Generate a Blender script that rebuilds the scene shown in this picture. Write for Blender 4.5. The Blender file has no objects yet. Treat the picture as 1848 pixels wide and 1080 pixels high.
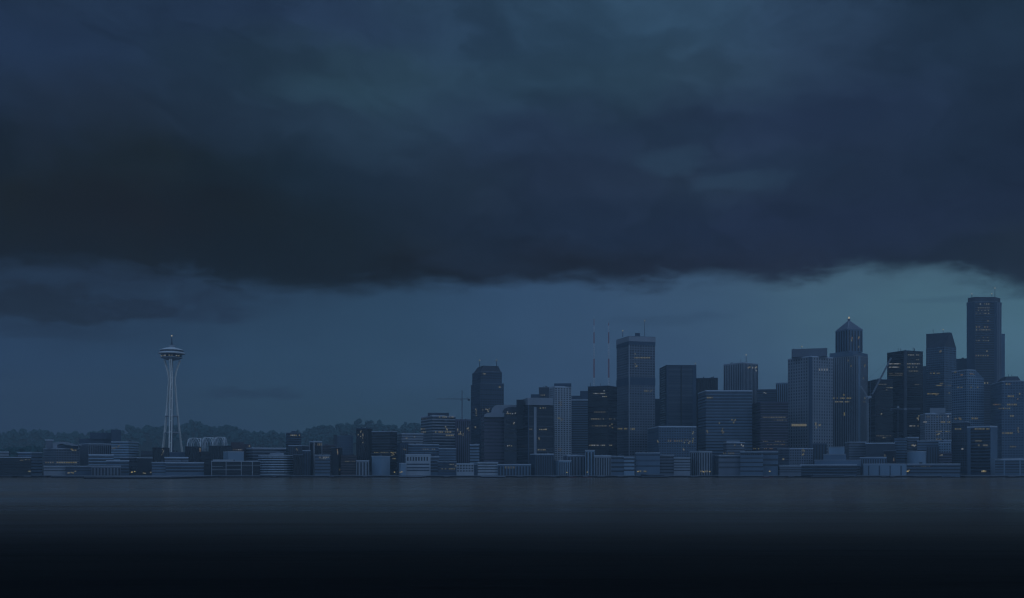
import bpy, bmesh, math, random
from mathutils import Vector, Matrix
random.seed(7)
S = bpy.context.scene
COL = S.collection

# ------------------------------------------------------------------ camera
FPX, CX, HZ, CAMH = 1775.0, 924.0, 845.0, 15.0      # focal length and horizon in photograph pixels
cam = bpy.data.objects.new("camera", bpy.data.cameras.new("camera"))
COL.objects.link(cam)
cam.location = (0, 0, CAMH)
cam.rotation_euler = (math.radians(90), 0, 0)
cam.data.sensor_width = 36.0
cam.data.lens = 36.0 * FPX / 1848.0
cam.data.shift_y = (HZ - 540.0) / 1848.0
cam.data.clip_start = 1.0
cam.data.clip_end = 30000.0
S.camera = cam

S.view_settings.view_transform = 'Standard'
S.view_settings.look = 'None'
S.view_settings.exposure = 0.0
S.view_settings.gamma = 1.0
S.cycles.use_denoising = True
S.cycles.max_bounces = 6
S.cycles.volume_bounces = 0
S.cycles.filter_width = 1.2

def lin(c):
    out = []
    for v in c:
        v = v / 255.0
        out.append(v / 12.92 if v <= 0.04045 else ((v + 0.055) / 1.055) ** 2.4)
    return (out[0], out[1], out[2], 1.0)

# ------------------------------------------------------------------ sky (world)
world = bpy.data.worlds.new("World")
S.world = world
world.use_nodes = True
world.cycles.sampling_method = "MANUAL"; world.cycles.sample_map_resolution = 256
NT = world.node_tree
NT.nodes.clear()

def M(op, a, b=None, c=None, clamp=False):
    n = NT.nodes.new("ShaderNodeMath"); n.operation = op; n.use_clamp = clamp
    for i, v in enumerate((a, b, c)):
        if v is None: continue
        if isinstance(v, (int, float)): n.inputs[i].default_value = v
        else: NT.links.new(v, n.inputs[i])
    return n.outputs[0]

def mixc(f, a, b, mode='MIX'):
    n = NT.nodes.new("ShaderNodeMix"); n.data_type = 'RGBA'; n.blend_type = mode
    for s, v in ((n.inputs['Factor'], f), (n.inputs[6], a), (n.inputs[7], b)):
        if isinstance(v, (int, float, tuple)): s.default_value = v
        else: NT.links.new(v, s)
    return n.outputs[2]

def smooth(x, lo, hi):
    n = NT.nodes.new("ShaderNodeMapRange"); n.interpolation_type = 'SMOOTHSTEP'
    NT.links.new(x, n.inputs[0]); n.inputs[1].default_value = lo; n.inputs[2].default_value = hi
    return n.outputs[0]

def noise(vec, scale, detail=6, rough=0.55, dist=0.0):
    n = NT.nodes.new("ShaderNodeTexNoise"); n.noise_dimensions = '3D'
    NT.links.new(vec, n.inputs['Vector'])
    n.inputs['Scale'].default_value = scale; n.inputs['Detail'].default_value = detail
    n.inputs['Roughness'].default_value = rough; n.inputs['Distortion'].default_value = dist
    return n.outputs[0]

def xyz(x, y, z=0.0):
    n = NT.nodes.new("ShaderNodeCombineXYZ")
    for i, v in enumerate((x, y, z)):
        if isinstance(v, (int, float)): n.inputs[i].default_value = v
        else: NT.links.new(v, n.inputs[i])
    return n.outputs[0]

def ramp(x, pts, interp='B_SPLINE'):
    n = NT.nodes.new("ShaderNodeValToRGB"); n.color_ramp.interpolation = interp
    e = n.color_ramp.elements
    while len(e) < len(pts): e.new(0.5)
    for i, (p, c) in enumerate(sorted(pts)):
        e[i].position = p; e[i].color = lin(c) if len(c) == 3 else c
    NT.links.new(x, n.inputs[0])
    return n.outputs[0]

tc = NT.nodes.new("ShaderNodeTexCoord")
sep = NT.nodes.new("ShaderNodeSeparateXYZ")
NT.links.new(tc.outputs['Generated'], sep.inputs[0])
dx, dy, dz = sep.outputs
az = M('ARCTAN2', dx, dy)                                         # compass bearing, 0 straight over the water
hr = M('SQRT', M('ADD', M('MULTIPLY', dx, dx), M('MULTIPLY', dy, dy)))
te = M('DIVIDE', dz, M('MAXIMUM', hr, 0.02))                      # tangent of the elevation
te = M('MINIMUM', M('MAXIMUM', te, 0.0), 3.0)

# slow swirls displace everything, as in a real cloud base
base = xyz(M('MULTIPLY', az, 1.0), M('MULTIPLY', te, 1.5))
w1 = noise(base, 3.2, 3, 0.5)
w2 = noise(xyz(M('ADD', az, 11.3), M('MULTIPLY', te, 1.9), 4.0), 3.2, 3, 0.5)
wf = noise(xyz(M('ADD', az, 3.3), M('MULTIPLY', te, 1.7), 9.0), 13.0, 6, 0.55)
wg = noise(xyz(M('ADD', az, 7.7), M('MULTIPLY', te, 1.7), 2.0), 13.0, 6, 0.55)
AMPX, AMPZ = 0.10, 0.05
azw = M('ADD', az, M('ADD', M('MULTIPLY', M('SUBTRACT', w1, 0.5), AMPX), M('MULTIPLY', M('SUBTRACT', wf, 0.5), 0.10)))
tew = M('ADD', te, M('ADD', M('MULTIPLY', M('SUBTRACT', w2, 0.5), AMPZ), M('MULTIPLY', M('SUBTRACT', wg, 0.5), 0.06)))

A0, A1 = -0.50, 0.50
uw = M('DIVIDE', M('SUBTRACT', azw, A0), A1 - A0, clamp=True)     # bearing as 0..1 across the city
u = M('DIVIDE', M('SUBTRACT', az, A0), A1 - A0, clamp=True)
def U(px): return (math.atan((px - CX) / FPX) - A0) / (A1 - A0)
def E(px, row): return (HZ - row) / FPX * math.cos(math.atan((px - CX) / FPX))

SKYROWS = [
 (-120, [(0,(38.0,56.8,79.5)),(400,(35.7,54.5,74.9)),(900,(42.0,65.3,87.3)),(1250,(50.6,77.0,100.6)),(1848,(36.7,57.3,76.1))]),
 (20, [(0,(33.3,49.5,74.4)),(250,(28.5,44.6,67.2)),(600,(33.3,49.5,74.4)),(850,(38.6,60.9,82.5)),(1050,(40.8,65.3,87.1)),(1250,(48.6,75.1,98.5)),(1450,(40.8,60.4,85.0)),(1680,(32.0,50.1,71.1)),(1848,(32.0,51.3,69.9))]),
 (120, [(0,(29.4,45.4,71.5)),(250,(26.9,41.5,64.1)),(500,(35.4,55.2,71.5)),(650,(41.3,65.7,81.2)),(850,(39.6,61.8,82.2)),(1050,(40.8,65.2,84.6)),(1230,(46.4,69.9,89.4)),(1450,(38.5,55.8,80.1)),(1680,(29.4,46.1,66.9)),(1848,(29.4,46.1,65.7))]),
 (215, [(0,(26.4,39.9,60.5)),(130,(23.8,32.6,45.9)),(300,(25.1,37.0,52.0)),(500,(32.7,49.2,67.8)),(700,(39.3,59.9,78.6)),(850,(32.3,47.4,69.3)),(1000,(31.1,44.9,66.7)),(1200,(31.1,44.9,64.7)),(1450,(31.1,43.7,69.8)),(1680,(27.7,41.6,62.3)),(1848,(26.5,40.3,59.7))]),
 (310, [(0,(18.9,25.8,33.1)),(150,(17.4,21.8,21.1)),(350,(17.4,23.9,23.9)),(550,(20.4,34.7,46.3)),(720,(27.1,39.5,56.1)),(850,(27.1,39.5,53.2)),(1000,(28.5,39.5,60.4)),(1150,(31.1,42.5,62.4)),(1290,(36.2,51.6,70.4)),(1420,(27.1,37.0,56.9)),(1650,(25.8,37.7,58.2)),(1848,(24.4,36.3,56.8))]),
 (400, [(0,(15.6,14.9,0.7)),(200,(15.6,8.4,0.7)),(420,(15.6,14.9,0.7)),(650,(15.6,24.6,27.3)),(820,(21.7,29.6,43.6)),(1000,(26.2,37.8,58.3)),(1250,(27.6,38.1,60.5)),(1500,(24.7,31.9,54.6)),(1848,(21.8,31.0,49.8))]),
 (480, [(0,(12.7,9.9,0.7)),(300,(12.7,9.9,0.7)),(550,(10.5,13.6,0.7)),(850,(14.2,6.1,1.8)),(1050,(19.9,21.3,29.0)),(1300,(23.3,26.6,41.9)),(1500,(23.3,26.6,41.9)),(1700,(21.7,29.4,41.9)),(1848,(26.5,34.8,45.7))]),
]
LOWROWS = [
 (500, [(0,(30.8,46.0,65.3)),(400,(33.7,52.3,74.2)),(700,(40.7,65.5,88.1)),(924,(49.9,77.0,107.9)),(1200,(56.3,82.1,110.1)),(1420,(64.9,93.0,115.1)),(1650,(72.1,104.8,121.3)),(1848,(69.7,101.3,120.1))]),
 (570, [(0,(31.1,47.1,68.6)),(400,(37.4,58.9,82.8)),(700,(43.3,71.1,94.4)),(924,(50.4,77.5,108.7)),(1200,(57.1,83.0,112.4)),(1420,(65.0,94.6,117.7)),(1650,(75.1,110.7,126.8)),(1848,(75.1,111.9,129.4))]),
 (650, [(0,(36.1,56.8,85.3)),(400,(39.7,64.3,90.5)),(700,(44.9,73.1,95.5)),(924,(49.7,75.6,107.2)),(1200,(57.5,83.5,114.6)),(1420,(66.3,96.6,122.2)),(1650,(76.2,111.9,132.4)),(1848,(81.8,121.3,141.0))]),
 (740, [(0,(36.7,54.3,78.6)),(400,(38.9,61.2,82.9)),(700,(43.0,69.7,85.0)),(924,(46.9,70.8,101.1)),(1200,(56.0,80.5,108.3)),(1420,(62.8,90.7,115.5)),(1650,(69.3,103.6,125.8)),(1848,(75.7,114.4,132.4))]),
 (845, [(0,(36.7,54.3,78.6)),(924,(46.9,70.8,101.1)),(1848,(72.5,109.7,129.1))]),
]
def stack(rows):
    out = None; prev = None
    for r, stops in rows:
        c = ramp(uw, [(U(p), col) for p, col in stops])
        e = (HZ - r) / FPX * 0.96
        if out is None: out = c
        else: out = mixc(smooth(tew, prev, e), out, c)            # rows run downwards
        prev = e
    return out
deck = stack(SKYROWS)
low = stack(LOWROWS)

tear = noise(xyz(M('ADD', az, 1.7), M('MULTIPLY', te, 2.6), 3.0), 22.0, 8, 0.62, 0.5)
# ragged lower edge of the cloud deck
fc = NT.nodes.new("ShaderNodeFloatCurve")
EDGE = [(0,474),(120,478),(260,486),(400,505),(520,520),(640,524),(800,515),(900,506),(1000,506),(1180,510),(1350,503),(1450,500),(1560,486),(1680,487),(1760,503),(1848,522)]
cv = fc.mapping.curves[0]
pts = [(U(p), E(p, r) * 4.0) for p, r in EDGE]
while len(cv.points) < len(pts): cv.points.new(0.5, 0.5)
for q, (a, b) in zip(cv.points, pts): q.location = (a, b)
fc.mapping.update()
NT.links.new(u, fc.inputs['Value'])
edge = M('DIVIDE', fc.outputs[0], 4.0)
tee = M('ADD', te, M('ADD', M('MULTIPLY', M('SUBTRACT', w1, 0.5), 0.012), M('MULTIPLY', M('SUBTRACT', wf, 0.5), 0.042)))
ed = M('SUBTRACT', tee, edge)
ed = M('ADD', ed, M('MULTIPLY', M('SUBTRACT', tear, 0.5), 0.030))
deckmask = smooth(ed, -0.011, 0.013)

def blob(px, row, sx, sz, amp, k=0.03):
    """a torn scrap of cloud at a bearing and elevation"""
    a = M('DIVIDE', M('SUBTRACT', M('ADD', az, M('MULTIPLY', M('SUBTRACT', wg, 0.5), k * 3)), math.atan((px - CX) / FPX)), sx / FPX)
    b = M('DIVIDE', M('SUBTRACT', M('ADD', te, M('MULTIPLY', M('SUBTRACT', wf, 0.5), k * 1.2)), E(px, row)), sz / FPX)
    d = M('ADD', M('MULTIPLY', a, a), M('MULTIPLY', b, b))
    return M('MULTIPLY', smooth(d, 1.0, 0.0), amp)
def scraps(px, row, sx, sz, lo, hi, amp):
    k = blob(px, row, sx, sz, 1.0)
    return M('MULTIPLY', M('MULTIPLY', smooth(M('ADD', M('MULTIPLY', k, 0.9), M('MULTIPLY', M('SUBTRACT', tear, 0.5), 2.6)), lo, hi), smooth(k, 0.02, 0.35)), amp)
low = mixc(scraps(100, 520, 470, 70, -.1, 1.25, 0.8), low, lin((27, 37, 54)))
low = mixc(scraps(15, 545, 190, 46, .0, 1.05, 1.0), low, lin((23, 29, 40)))
low = mixc(scraps(95, 562, 110, 26, .0, 1.0, 0.8), low, lin((23, 30, 41)))
low = mixc(scraps(222, 560, 85, 24, .0, .9, 1.0), low, lin((23, 29, 40)))
low = mixc(scraps(40, 592, 230, 16, -.2, 1.2, 0.6), low, lin((29, 42, 62)))
low = mixc(scraps(290, 560, 190, 30, .0, 1.3, 0.55), low, lin((30, 43, 64)))
low = mixc(scraps(450, 706, 120, 17, .1, 1.2, 0.75), low, lin((29, 44, 64)))
low = mixc(scraps(530, 722, 40, 10, .1, 1.2, 0.6), low, lin((29, 44, 64)))
low = mixc(blob(1190, 578, 150, 12, 0.35, 0.02), low, lin((46, 69, 94)))
low = mixc(blob(1740, 538, 150, 8, 0.3, 0.02), low, lin((56, 84, 104)))
sky = mixc(deckmask, low, deck)

# billows inside the deck: soft masses with rounder, crisper upper edges
nb = noise(xyz(M('ADD', azw, 5.0), M('MULTIPLY', tew, 1.5), 1.0), 6.0, 8, 0.52, 0.5)
fine = noise(xyz(M('ADD', azw, M('MULTIPLY', tew, 0.8)), M('MULTIPLY', tew, 1.6), 8.0), 19.0, 8, 0.6, 0.7)
bil = M('ADD', 1.0, M('ADD', M('MULTIPLY', M('SUBTRACT', nb, 0.5), 0.8), M('MULTIPLY', M('SUBTRACT', fine, 0.5), 0.38)))
cb = noise(xyz(M('ADD', azw, M('MULTIPLY', tew, 0.5)), M('MULTIPLY', tew, 1.35), 6.0), 9.0, 6, 0.5, 0.8)
rid = M('SUBTRACT', 1.0, M('MULTIPLY', M('ABSOLUTE', M('SUBTRACT', cb, 0.5)), 4.0))          # creases between billows
bil = M('MULTIPLY', bil, M('ADD', 1.04, M('MULTIPLY', smooth(rid, 0.2, 1.0), -0.11)))
lump = smooth(noise(xyz(M('ADD', azw, 2.0), M('MULTIPLY', tew, 1.5), 6.0), 5.0, 7, 0.5, 0.7), 0.46, 0.55)
bil = M('MULTIPLY', bil, M('ADD', 0.91, M('MULTIPLY', lump, 0.18)))
bil = M('ADD', 1.0, M('MULTIPLY', M('SUBTRACT', bil, 1.0), M('ADD', 0.15, M('MULTIPLY', deckmask, 0.85))))
sky = mixc(1.0, sky, xyz(bil, bil, bil), 'MULTIPLY')
# darker and lighter folds seen in the middle of the deck
for px, row, sx, sz, amp, colr in (
    (850, 312, 95, 28, 0.45, (27, 40, 56)), (765, 285, 50, 34, 0.3, (29, 43, 60)),
    (1190, 240, 150, 30, 0.45, (30, 46, 66)), (1400, 305, 150, 34, 0.6, (27, 41, 62)),
    (1215, 290, 95, 30, 0.6, (41, 62, 83)), (1325, 328, 95, 24, 0.6, (41, 61, 82)),
    (850, 475, 160, 28, 0.5, (25, 34, 50)), (70, 245, 60, 60, 0.4, (26, 34, 47)),
    (620, 170, 130, 40, 0.3, (45, 72, 90))):
    sky = mixc(blob(px, row, sx, sz, amp, 0.04), sky, lin(colr))

# behind the camera the unseen sky is brightened to light the building fronts
back = smooth(M('ABSOLUTE', az), 1.1, 1.9)
BACKSKY = (0.170, 0.290, 0.480, 1.0)
sky = mixc(back, sky, BACKSKY)
top = M('MULTIPLY', smooth(te, 0.52, 0.95), M('SUBTRACT', 1.0, back))
sky = mixc(top, sky, (0.009, 0.016, 0.027, 1.0))
bg = NT.nodes.new("ShaderNodeBackground"); bg.inputs['Strength'].default_value = 1.0
NT.links.new(sky, bg.inputs['Color'])
wo = NT.nodes.new("ShaderNodeOutputWorld"); NT.links.new(bg.outputs[0], wo.inputs[0])

# one very weak, broad lamp: what is left of the daylight, from the right behind the camera
sl = bpy.data.lights.new("sun", 'SUN'); sl.energy = 0.11; sl.angle = math.radians(25); sl.color = (0.72, 0.86, 1.0)
sun = bpy.data.objects.new("sun", sl); COL.objects.link(sun)
sun.rotation_euler = Vector((-0.75, 0.55, -0.45)).to_track_quat('-Z', 'Y').to_euler()

# ------------------------------------------------------------------ materials
def mat(name, rgb, rough=0.7, var=0.12, scale=0.06, spec=0.3, metal=0.0):
    m = bpy.data.materials.new(name); m.use_nodes = True
    nt = m.node_tree; b = nt.nodes["Principled BSDF"]
    t = nt.nodes.new("ShaderNodeTexCoord"); n = nt.nodes.new("ShaderNodeTexNoise")
    mp = nt.nodes.new("ShaderNodeMapping"); mp.inputs['Scale'].default_value = (1.0, 1.0, 0.35)
    nt.links.new(t.outputs['Object'], mp.inputs[0]); nt.links.new(mp.outputs[0], n.inputs['Vector'])
    n.inputs['Scale'].default_value = scale; n.inputs['Detail'].default_value = 5
    r = nt.nodes.new("ShaderNodeValToRGB")
    r.color_ramp.elements[0].position = 0.3; r.color_ramp.elements[1].position = 0.7
    r.color_ramp.elements[0].color = tuple(v * (1 - var) for v in rgb) + (1,)
    r.color_ramp.elements[1].color = tuple(min(1, v * (1 + var)) for v in rgb) + (1,)
    nt.links.new(n.outputs[0], r.inputs[0]); nt.links.new(r.outputs[0], b.inputs['Base Color'])
    b.inputs['Roughness'].default_value = rough
    b.inputs['Specular IOR Level'].default_value = spec
    b.inputs['Metallic'].default_value = metal
    return m

def glow(name, rgb, s):
    m = bpy.data.materials.new(name); m.use_nodes = True
    b = m.node_tree.nodes["Principled BSDF"]
    b.inputs['Base Color'].default_value = (0.05, 0.05, 0.05, 1)
    b.inputs['Emission Color'].default_value = tuple(rgb) + (1,)
    b.inputs['Emission Strength'].default_value = s
    m.cycles.emission_sampling = 'NONE'
    return m

W = dict(
    pale=mat('pale_concrete', (.36, .40, .47)), light=mat('light_concrete', (.25, .28, .34)),
    lightblue=mat('pale_blue_panel', (.22, .31, .42)), mid=mat('grey_concrete', (.15, .175, .23)),
    blue=mat('blue_grey_panel', (.115, .17, .25)), dark=mat('dark_panel', (.055, .068, .095)),
    navy=mat('navy_panel', (.05, .08, .13)), black=mat('black_panel', (.018, .024, .036)),
    purple=mat('dull_purple_brick', (.10, .095, .145)), brown=mat('brown_brick', (.075, .058, .068)),
    trim=mat('pale_trim', (.46, .52, .62), var=.06), white=mat('white_paint', (.70, .73, .78), rough=.5, var=.05),
    sheen=mat('pale_metal_band', (.42, .50, .60), rough=.32, spec=.6, metal=.35),
    steel=mat('painted_steel', (.30, .33, .38), rough=.5), red=mat('red_paint', (.46, .17, .19), rough=.5),
    concrete=mat('needle_concrete', (.78, .77, .75), rough=.6), deck=mat('weathered_deck', (.014, .017, .022), scale=.3),
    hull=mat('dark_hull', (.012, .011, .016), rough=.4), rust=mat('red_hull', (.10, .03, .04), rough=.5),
    bark=mat('bark', (.03, .028, .025)), leaf=mat('dark_foliage', (.022, .082, .088), scale=.4, var=.4, rough=.8),
)
G = dict(
    glass=mat('dark_window_glass', (.014, .02, .032), rough=.18, spec=.5, var=.35, scale=.12),
    blueglass=mat('blue_window_glass', (.03, .055, .095), rough=.2, spec=.5, var=.3, scale=.12),
    glass_blind=mat('window_glass_with_blinds', (.045, .055, .075), rough=.35, spec=.4, var=.3, scale=.12),
    blueglass_blind=mat('blue_window_glass_with_blinds', (.06, .09, .14), rough=.35, spec=.4, var=.3, scale=.12),
    blackglass_blind=mat('black_window_glass_with_blinds', (.016, .02, .028), rough=.3, spec=.4, var=.3, scale=.12),
    blackglass=mat('black_window_glass', (.006, .008, .012), rough=.15, spec=.4, var=.3, scale=.12),
)
L = [glow('amber_light', (1, .86, .40), .105), glow('warm_light', (1, .93, .64), .115),
     glow('dim_light', (1, .92, .62), .06), glow('pale_light', (.9, .96, 1), .16), glow('orange_light', (1, .66, .38), .09)]
LAMP = glow('lamp_glow', (1, .80, .34), .30)
BEAC = glow('beacon_glow', (1, .86, .58), .42)

# ------------------------------------------------------------------ mesh helpers
class MB:
    def __init__(s): s.v = []; s.f = []
    def add(s, v, f):
        o = len(s.v); s.v += [tuple(p) for p in v]; s.f += [tuple(i + o for i in q) for q in f]; return s
    def loft(s, bot, top):
        n = len(bot)
        return s.add(list(bot) + list(top),
                     [(i, (i + 1) % n, n + (i + 1) % n, n + i) for i in range(n)] + [tuple(range(n))[::-1], tuple(range(n, 2 * n))])
    def prism(s, fp, z0, z1):
        return s.loft([(x, y, z0) for x, y in fp], [(x, y, z1) for x, y in fp])
    def box(s, x0, x1, y0, y1, z0, z1):
        return s.prism([(x0, y0), (x1, y0), (x1, y1), (x0, y1)], z0, z1)
    def bar(s, a, b, r0, r1=None, n=6):
        a, b = Vector(a), Vector(b); r1 = r0 if r1 is None else r1
        d = (b - a).normalized(); q = d.to_track_quat('Z', 'Y')
        ring = lambda c, r: [c + q @ Vector((r * math.cos(k * 2 * math.pi / n), r * math.sin(k * 2 * math.pi / n), 0)) for k in range(n)]
        return s.loft(ring(a, r0), ring(b, r1))
    def path(s, pts, r, n=5):
        for a, b in zip(pts, pts[1:]): s.bar(a, b, r, r, n)
        return s
    def lathe(s, c, prof, n=32):
        v = []; f = []
        for r, z in prof:
            v += [(c[0] + r * math.cos(k * 2 * math.pi / n), c[1] + r * math.sin(k * 2 * math.pi / n), z) for k in range(n)]
        for j in range(len(prof) - 1):
            for k in range(n):
                f.append((j * n + k, j * n + (k + 1) % n, (j + 1) * n + (k + 1) % n, (j + 1) * n + k))
        f.append(tuple(range(n))[::-1]); f.append(tuple(range((len(prof) - 1) * n, len(prof) * n)))
        return s.add(v, f)
    def mesh(s, name, m, org=(0, 0, 0)):
        me = bpy.data.meshes.new(name)
        me.from_pydata([(x - org[0], y - org[1], z - org[2]) for x, y, z in s.v], [], s.f)
        bm = bmesh.new(); bm.from_mesh(me); bmesh.ops.recalc_face_normals(bm, faces=bm.faces); bm.to_mesh(me); bm.free()
        me.materials.append(m)
        return me
    def build(s, name, m, parent=None):
        """ONE mesh object; children are stored relative to the base of their thing"""
        org = base_of(parent) if parent else (0, 0, 0)
        o = bpy.data.objects.new(name, s.mesh(name, m, org)); COL.objects.link(o)
        if parent: o.parent = parent
        return o

BASE = {}
def base_of(o):
    b = BASE.get(o.name)
    while b is None:
        o = o.parent; b = BASE.get(o.name)
    return b

def tag(o, label, cat, group=None, kind=None):
    if label: o['label'] = label
    if cat: o['category'] = cat
    if group: o['group'] = group
    if kind: o['kind'] = kind
    return o

def thing(name, label, cat, loc, group=None):
    o = bpy.data.objects.new(name, None); COL.objects.link(o)
    o.location = loc; o.empty_display_size = 2; BASE[o.name] = tuple(loc)
    return tag(o, label, cat, group)

def at(px, row, Y):                       # a bearing and height at distance Y, in metres
    return ((px - CX) * Y / FPX, Y, CAMH + (HZ - row) * Y / FPX)
def zr(row, Y): return CAMH + (HZ - row) * Y / FPX
def ground(y):
    if y < 1640: return 2.5
    return 2.5 + min(1.0, (y - 1640) / 760.0) * 42.5

def ray_hit(c, e, px):                    # how far along direction e from c the bearing px is met
    k = (px - CX) / FPX
    return (k * c[1] - c[0]) / (e[0] - k * e[1])

def rect(x0, xc, x1, Y, depth=None, k=0.8):
    """four corners of a rectangular plan: near corner first, then right, back, left"""
    if xc is None:
        C = at(x0, 0, Y)[:2]; r = math.hypot((x0 + x1) / 2 - CX, FPX)
        d = (((x0 + x1) / 2 - CX) / r, FPX / r); p = (d[1], -d[0])
        b = ray_hit(C, p, x1)
        a = depth or max(10, min(26, b * .8))
        return [C, (C[0] + p[0] * b, C[1] + p[1] * b), (C[0] + p[0] * b + d[0] * a, C[1] + p[1] * b + d[1] * a), (C[0] + d[0] * a, C[1] + d[1] * a)]
    C = at(xc, 0, Y)[:2]; r = math.hypot(xc - CX, FPX)
    d = ((xc - CX) / r, FPX / r); p = (d[1], -d[0])
    al = math.atan2(xc - x0, k * (x1 - xc)); al = max(math.radians(12), min(math.radians(78), al))
    er = (math.cos(al) * p[0] + math.sin(al) * d[0], math.cos(al) * p[1] + math.sin(al) * d[1])
    el = (-math.sin(al) * p[0] + math.cos(al) * d[0], -math.sin(al) * p[1] + math.cos(al) * d[1])
    b = ray_hit(C, er, x1); a = ray_hit(C, el, x0)
    return [C, (C[0] + er[0] * b, C[1] + er[1] * b), (C[0] + er[0] * b + el[0] * a, C[1] + er[1] * b + el[1] * a), (C[0] + el[0] * a, C[1] + el[1] * a)]

def plan(pts, back):                      # a plan from (column, distance) points along the front and its depth
    fr = [at(px, 0, y)[:2] for px, y in pts]; ym = max(y for _, y in pts)
    return fr + [(x * (2 * ym + back - y) / y, 2 * ym + back - y) for x, y in reversed(fr)]

def disc(px0, px1, Y, n=28):
    c = at((px0 + px1) / 2, 0, Y); r = (px1 - px0) / 2 * Y / FPX
    return [(c[0] + r * math.cos(i * 2 * math.pi / n), c[1] + r * math.sin(i * 2 * math.pi / n)) for i in range(n)]

def grow(fp, e):
    cx = sum(p[0] for p in fp) / len(fp); cy = sum(p[1] for p in fp) / len(fp)
    # convex outward offset
    n = len(fp); area = sum(fp[i][0] * fp[(i + 1) % n][1] - fp[(i + 1) % n][0] * fp[i][1] for i in range(n))
    s = 1 if area > 0 else -1; lines = []
    for i in range(n):
        a, b = fp[i], fp[(i + 1) % n]; l = math.hypot(b[0] - a[0], b[1] - a[1]) or 1e-6
        nx, ny = s * (b[1] - a[1]) / l, -s * (b[0] - a[0]) / l
        lines.append((nx, ny, nx * a[0] + ny * a[1] + e))
    out = []
    for i in range(n):
        n1, n2 = lines[i - 1], lines[i]; det = n1[0] * n2[1] - n1[1] * n2[0]
        if abs(det) < 1e-6: out.append((fp[i][0] + n1[0] * e, fp[i][1] + n1[1] * e)); continue
        out.append(((n1[2] * n2[1] - n2[2] * n1[1]) / det, (n1[0] * n2[2] - n2[0] * n1[2]) / det))
    return out

def edges(fp, facing=True):
    cx = sum(p[0] for p in fp) / len(fp); cy = sum(p[1] for p in fp) / len(fp)
    for i in range(len(fp)):
        a, b = fp[i], fp[(i + 1) % len(fp)]; l = math.hypot(b[0] - a[0], b[1] - a[1])
        if l < 0.5: continue
        t = ((b[0] - a[0]) / l, (b[1] - a[1]) / l); nrm = (t[1], -t[0])
        mx, my = (a[0] + b[0]) / 2, (a[1] + b[1]) / 2
        if nrm[0] * (mx - cx) + nrm[1] * (my - cy) < 0: nrm = (-nrm[0], -nrm[1])
        if facing and nrm[0] * mx + nrm[1] * my > 0: continue
        yield a, b, l, t, nrm

def quadbox(mb, a, t, n, s0, s1, out0, out1, z0, z1):
    """box standing on a wall line: s0..s1 along it, out0..out1 in front of it"""
    q = [(a[0] + t[0] * s + n[0] * o, a[1] + t[1] * s + n[1] * o) for s, o in ((s0, out0), (s1, out0), (s1, out1), (s0, out1))]
    return mb.prism(q, z0, z1)

def front_hit(fp, px):
    best = None; k = (px - CX) / FPX
    for a, b, l, t, n in edges(fp):
        den = t[0] - k * t[1]
        if abs(den) < 1e-9: continue
        s = (k * a[1] - a[0]) / den
        if -0.5 <= s <= l + 0.5:
            y = a[1] + t[1] * s
            if best is None or y < best[0]: best = (y, a, t, n, s, l)
    return best

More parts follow.
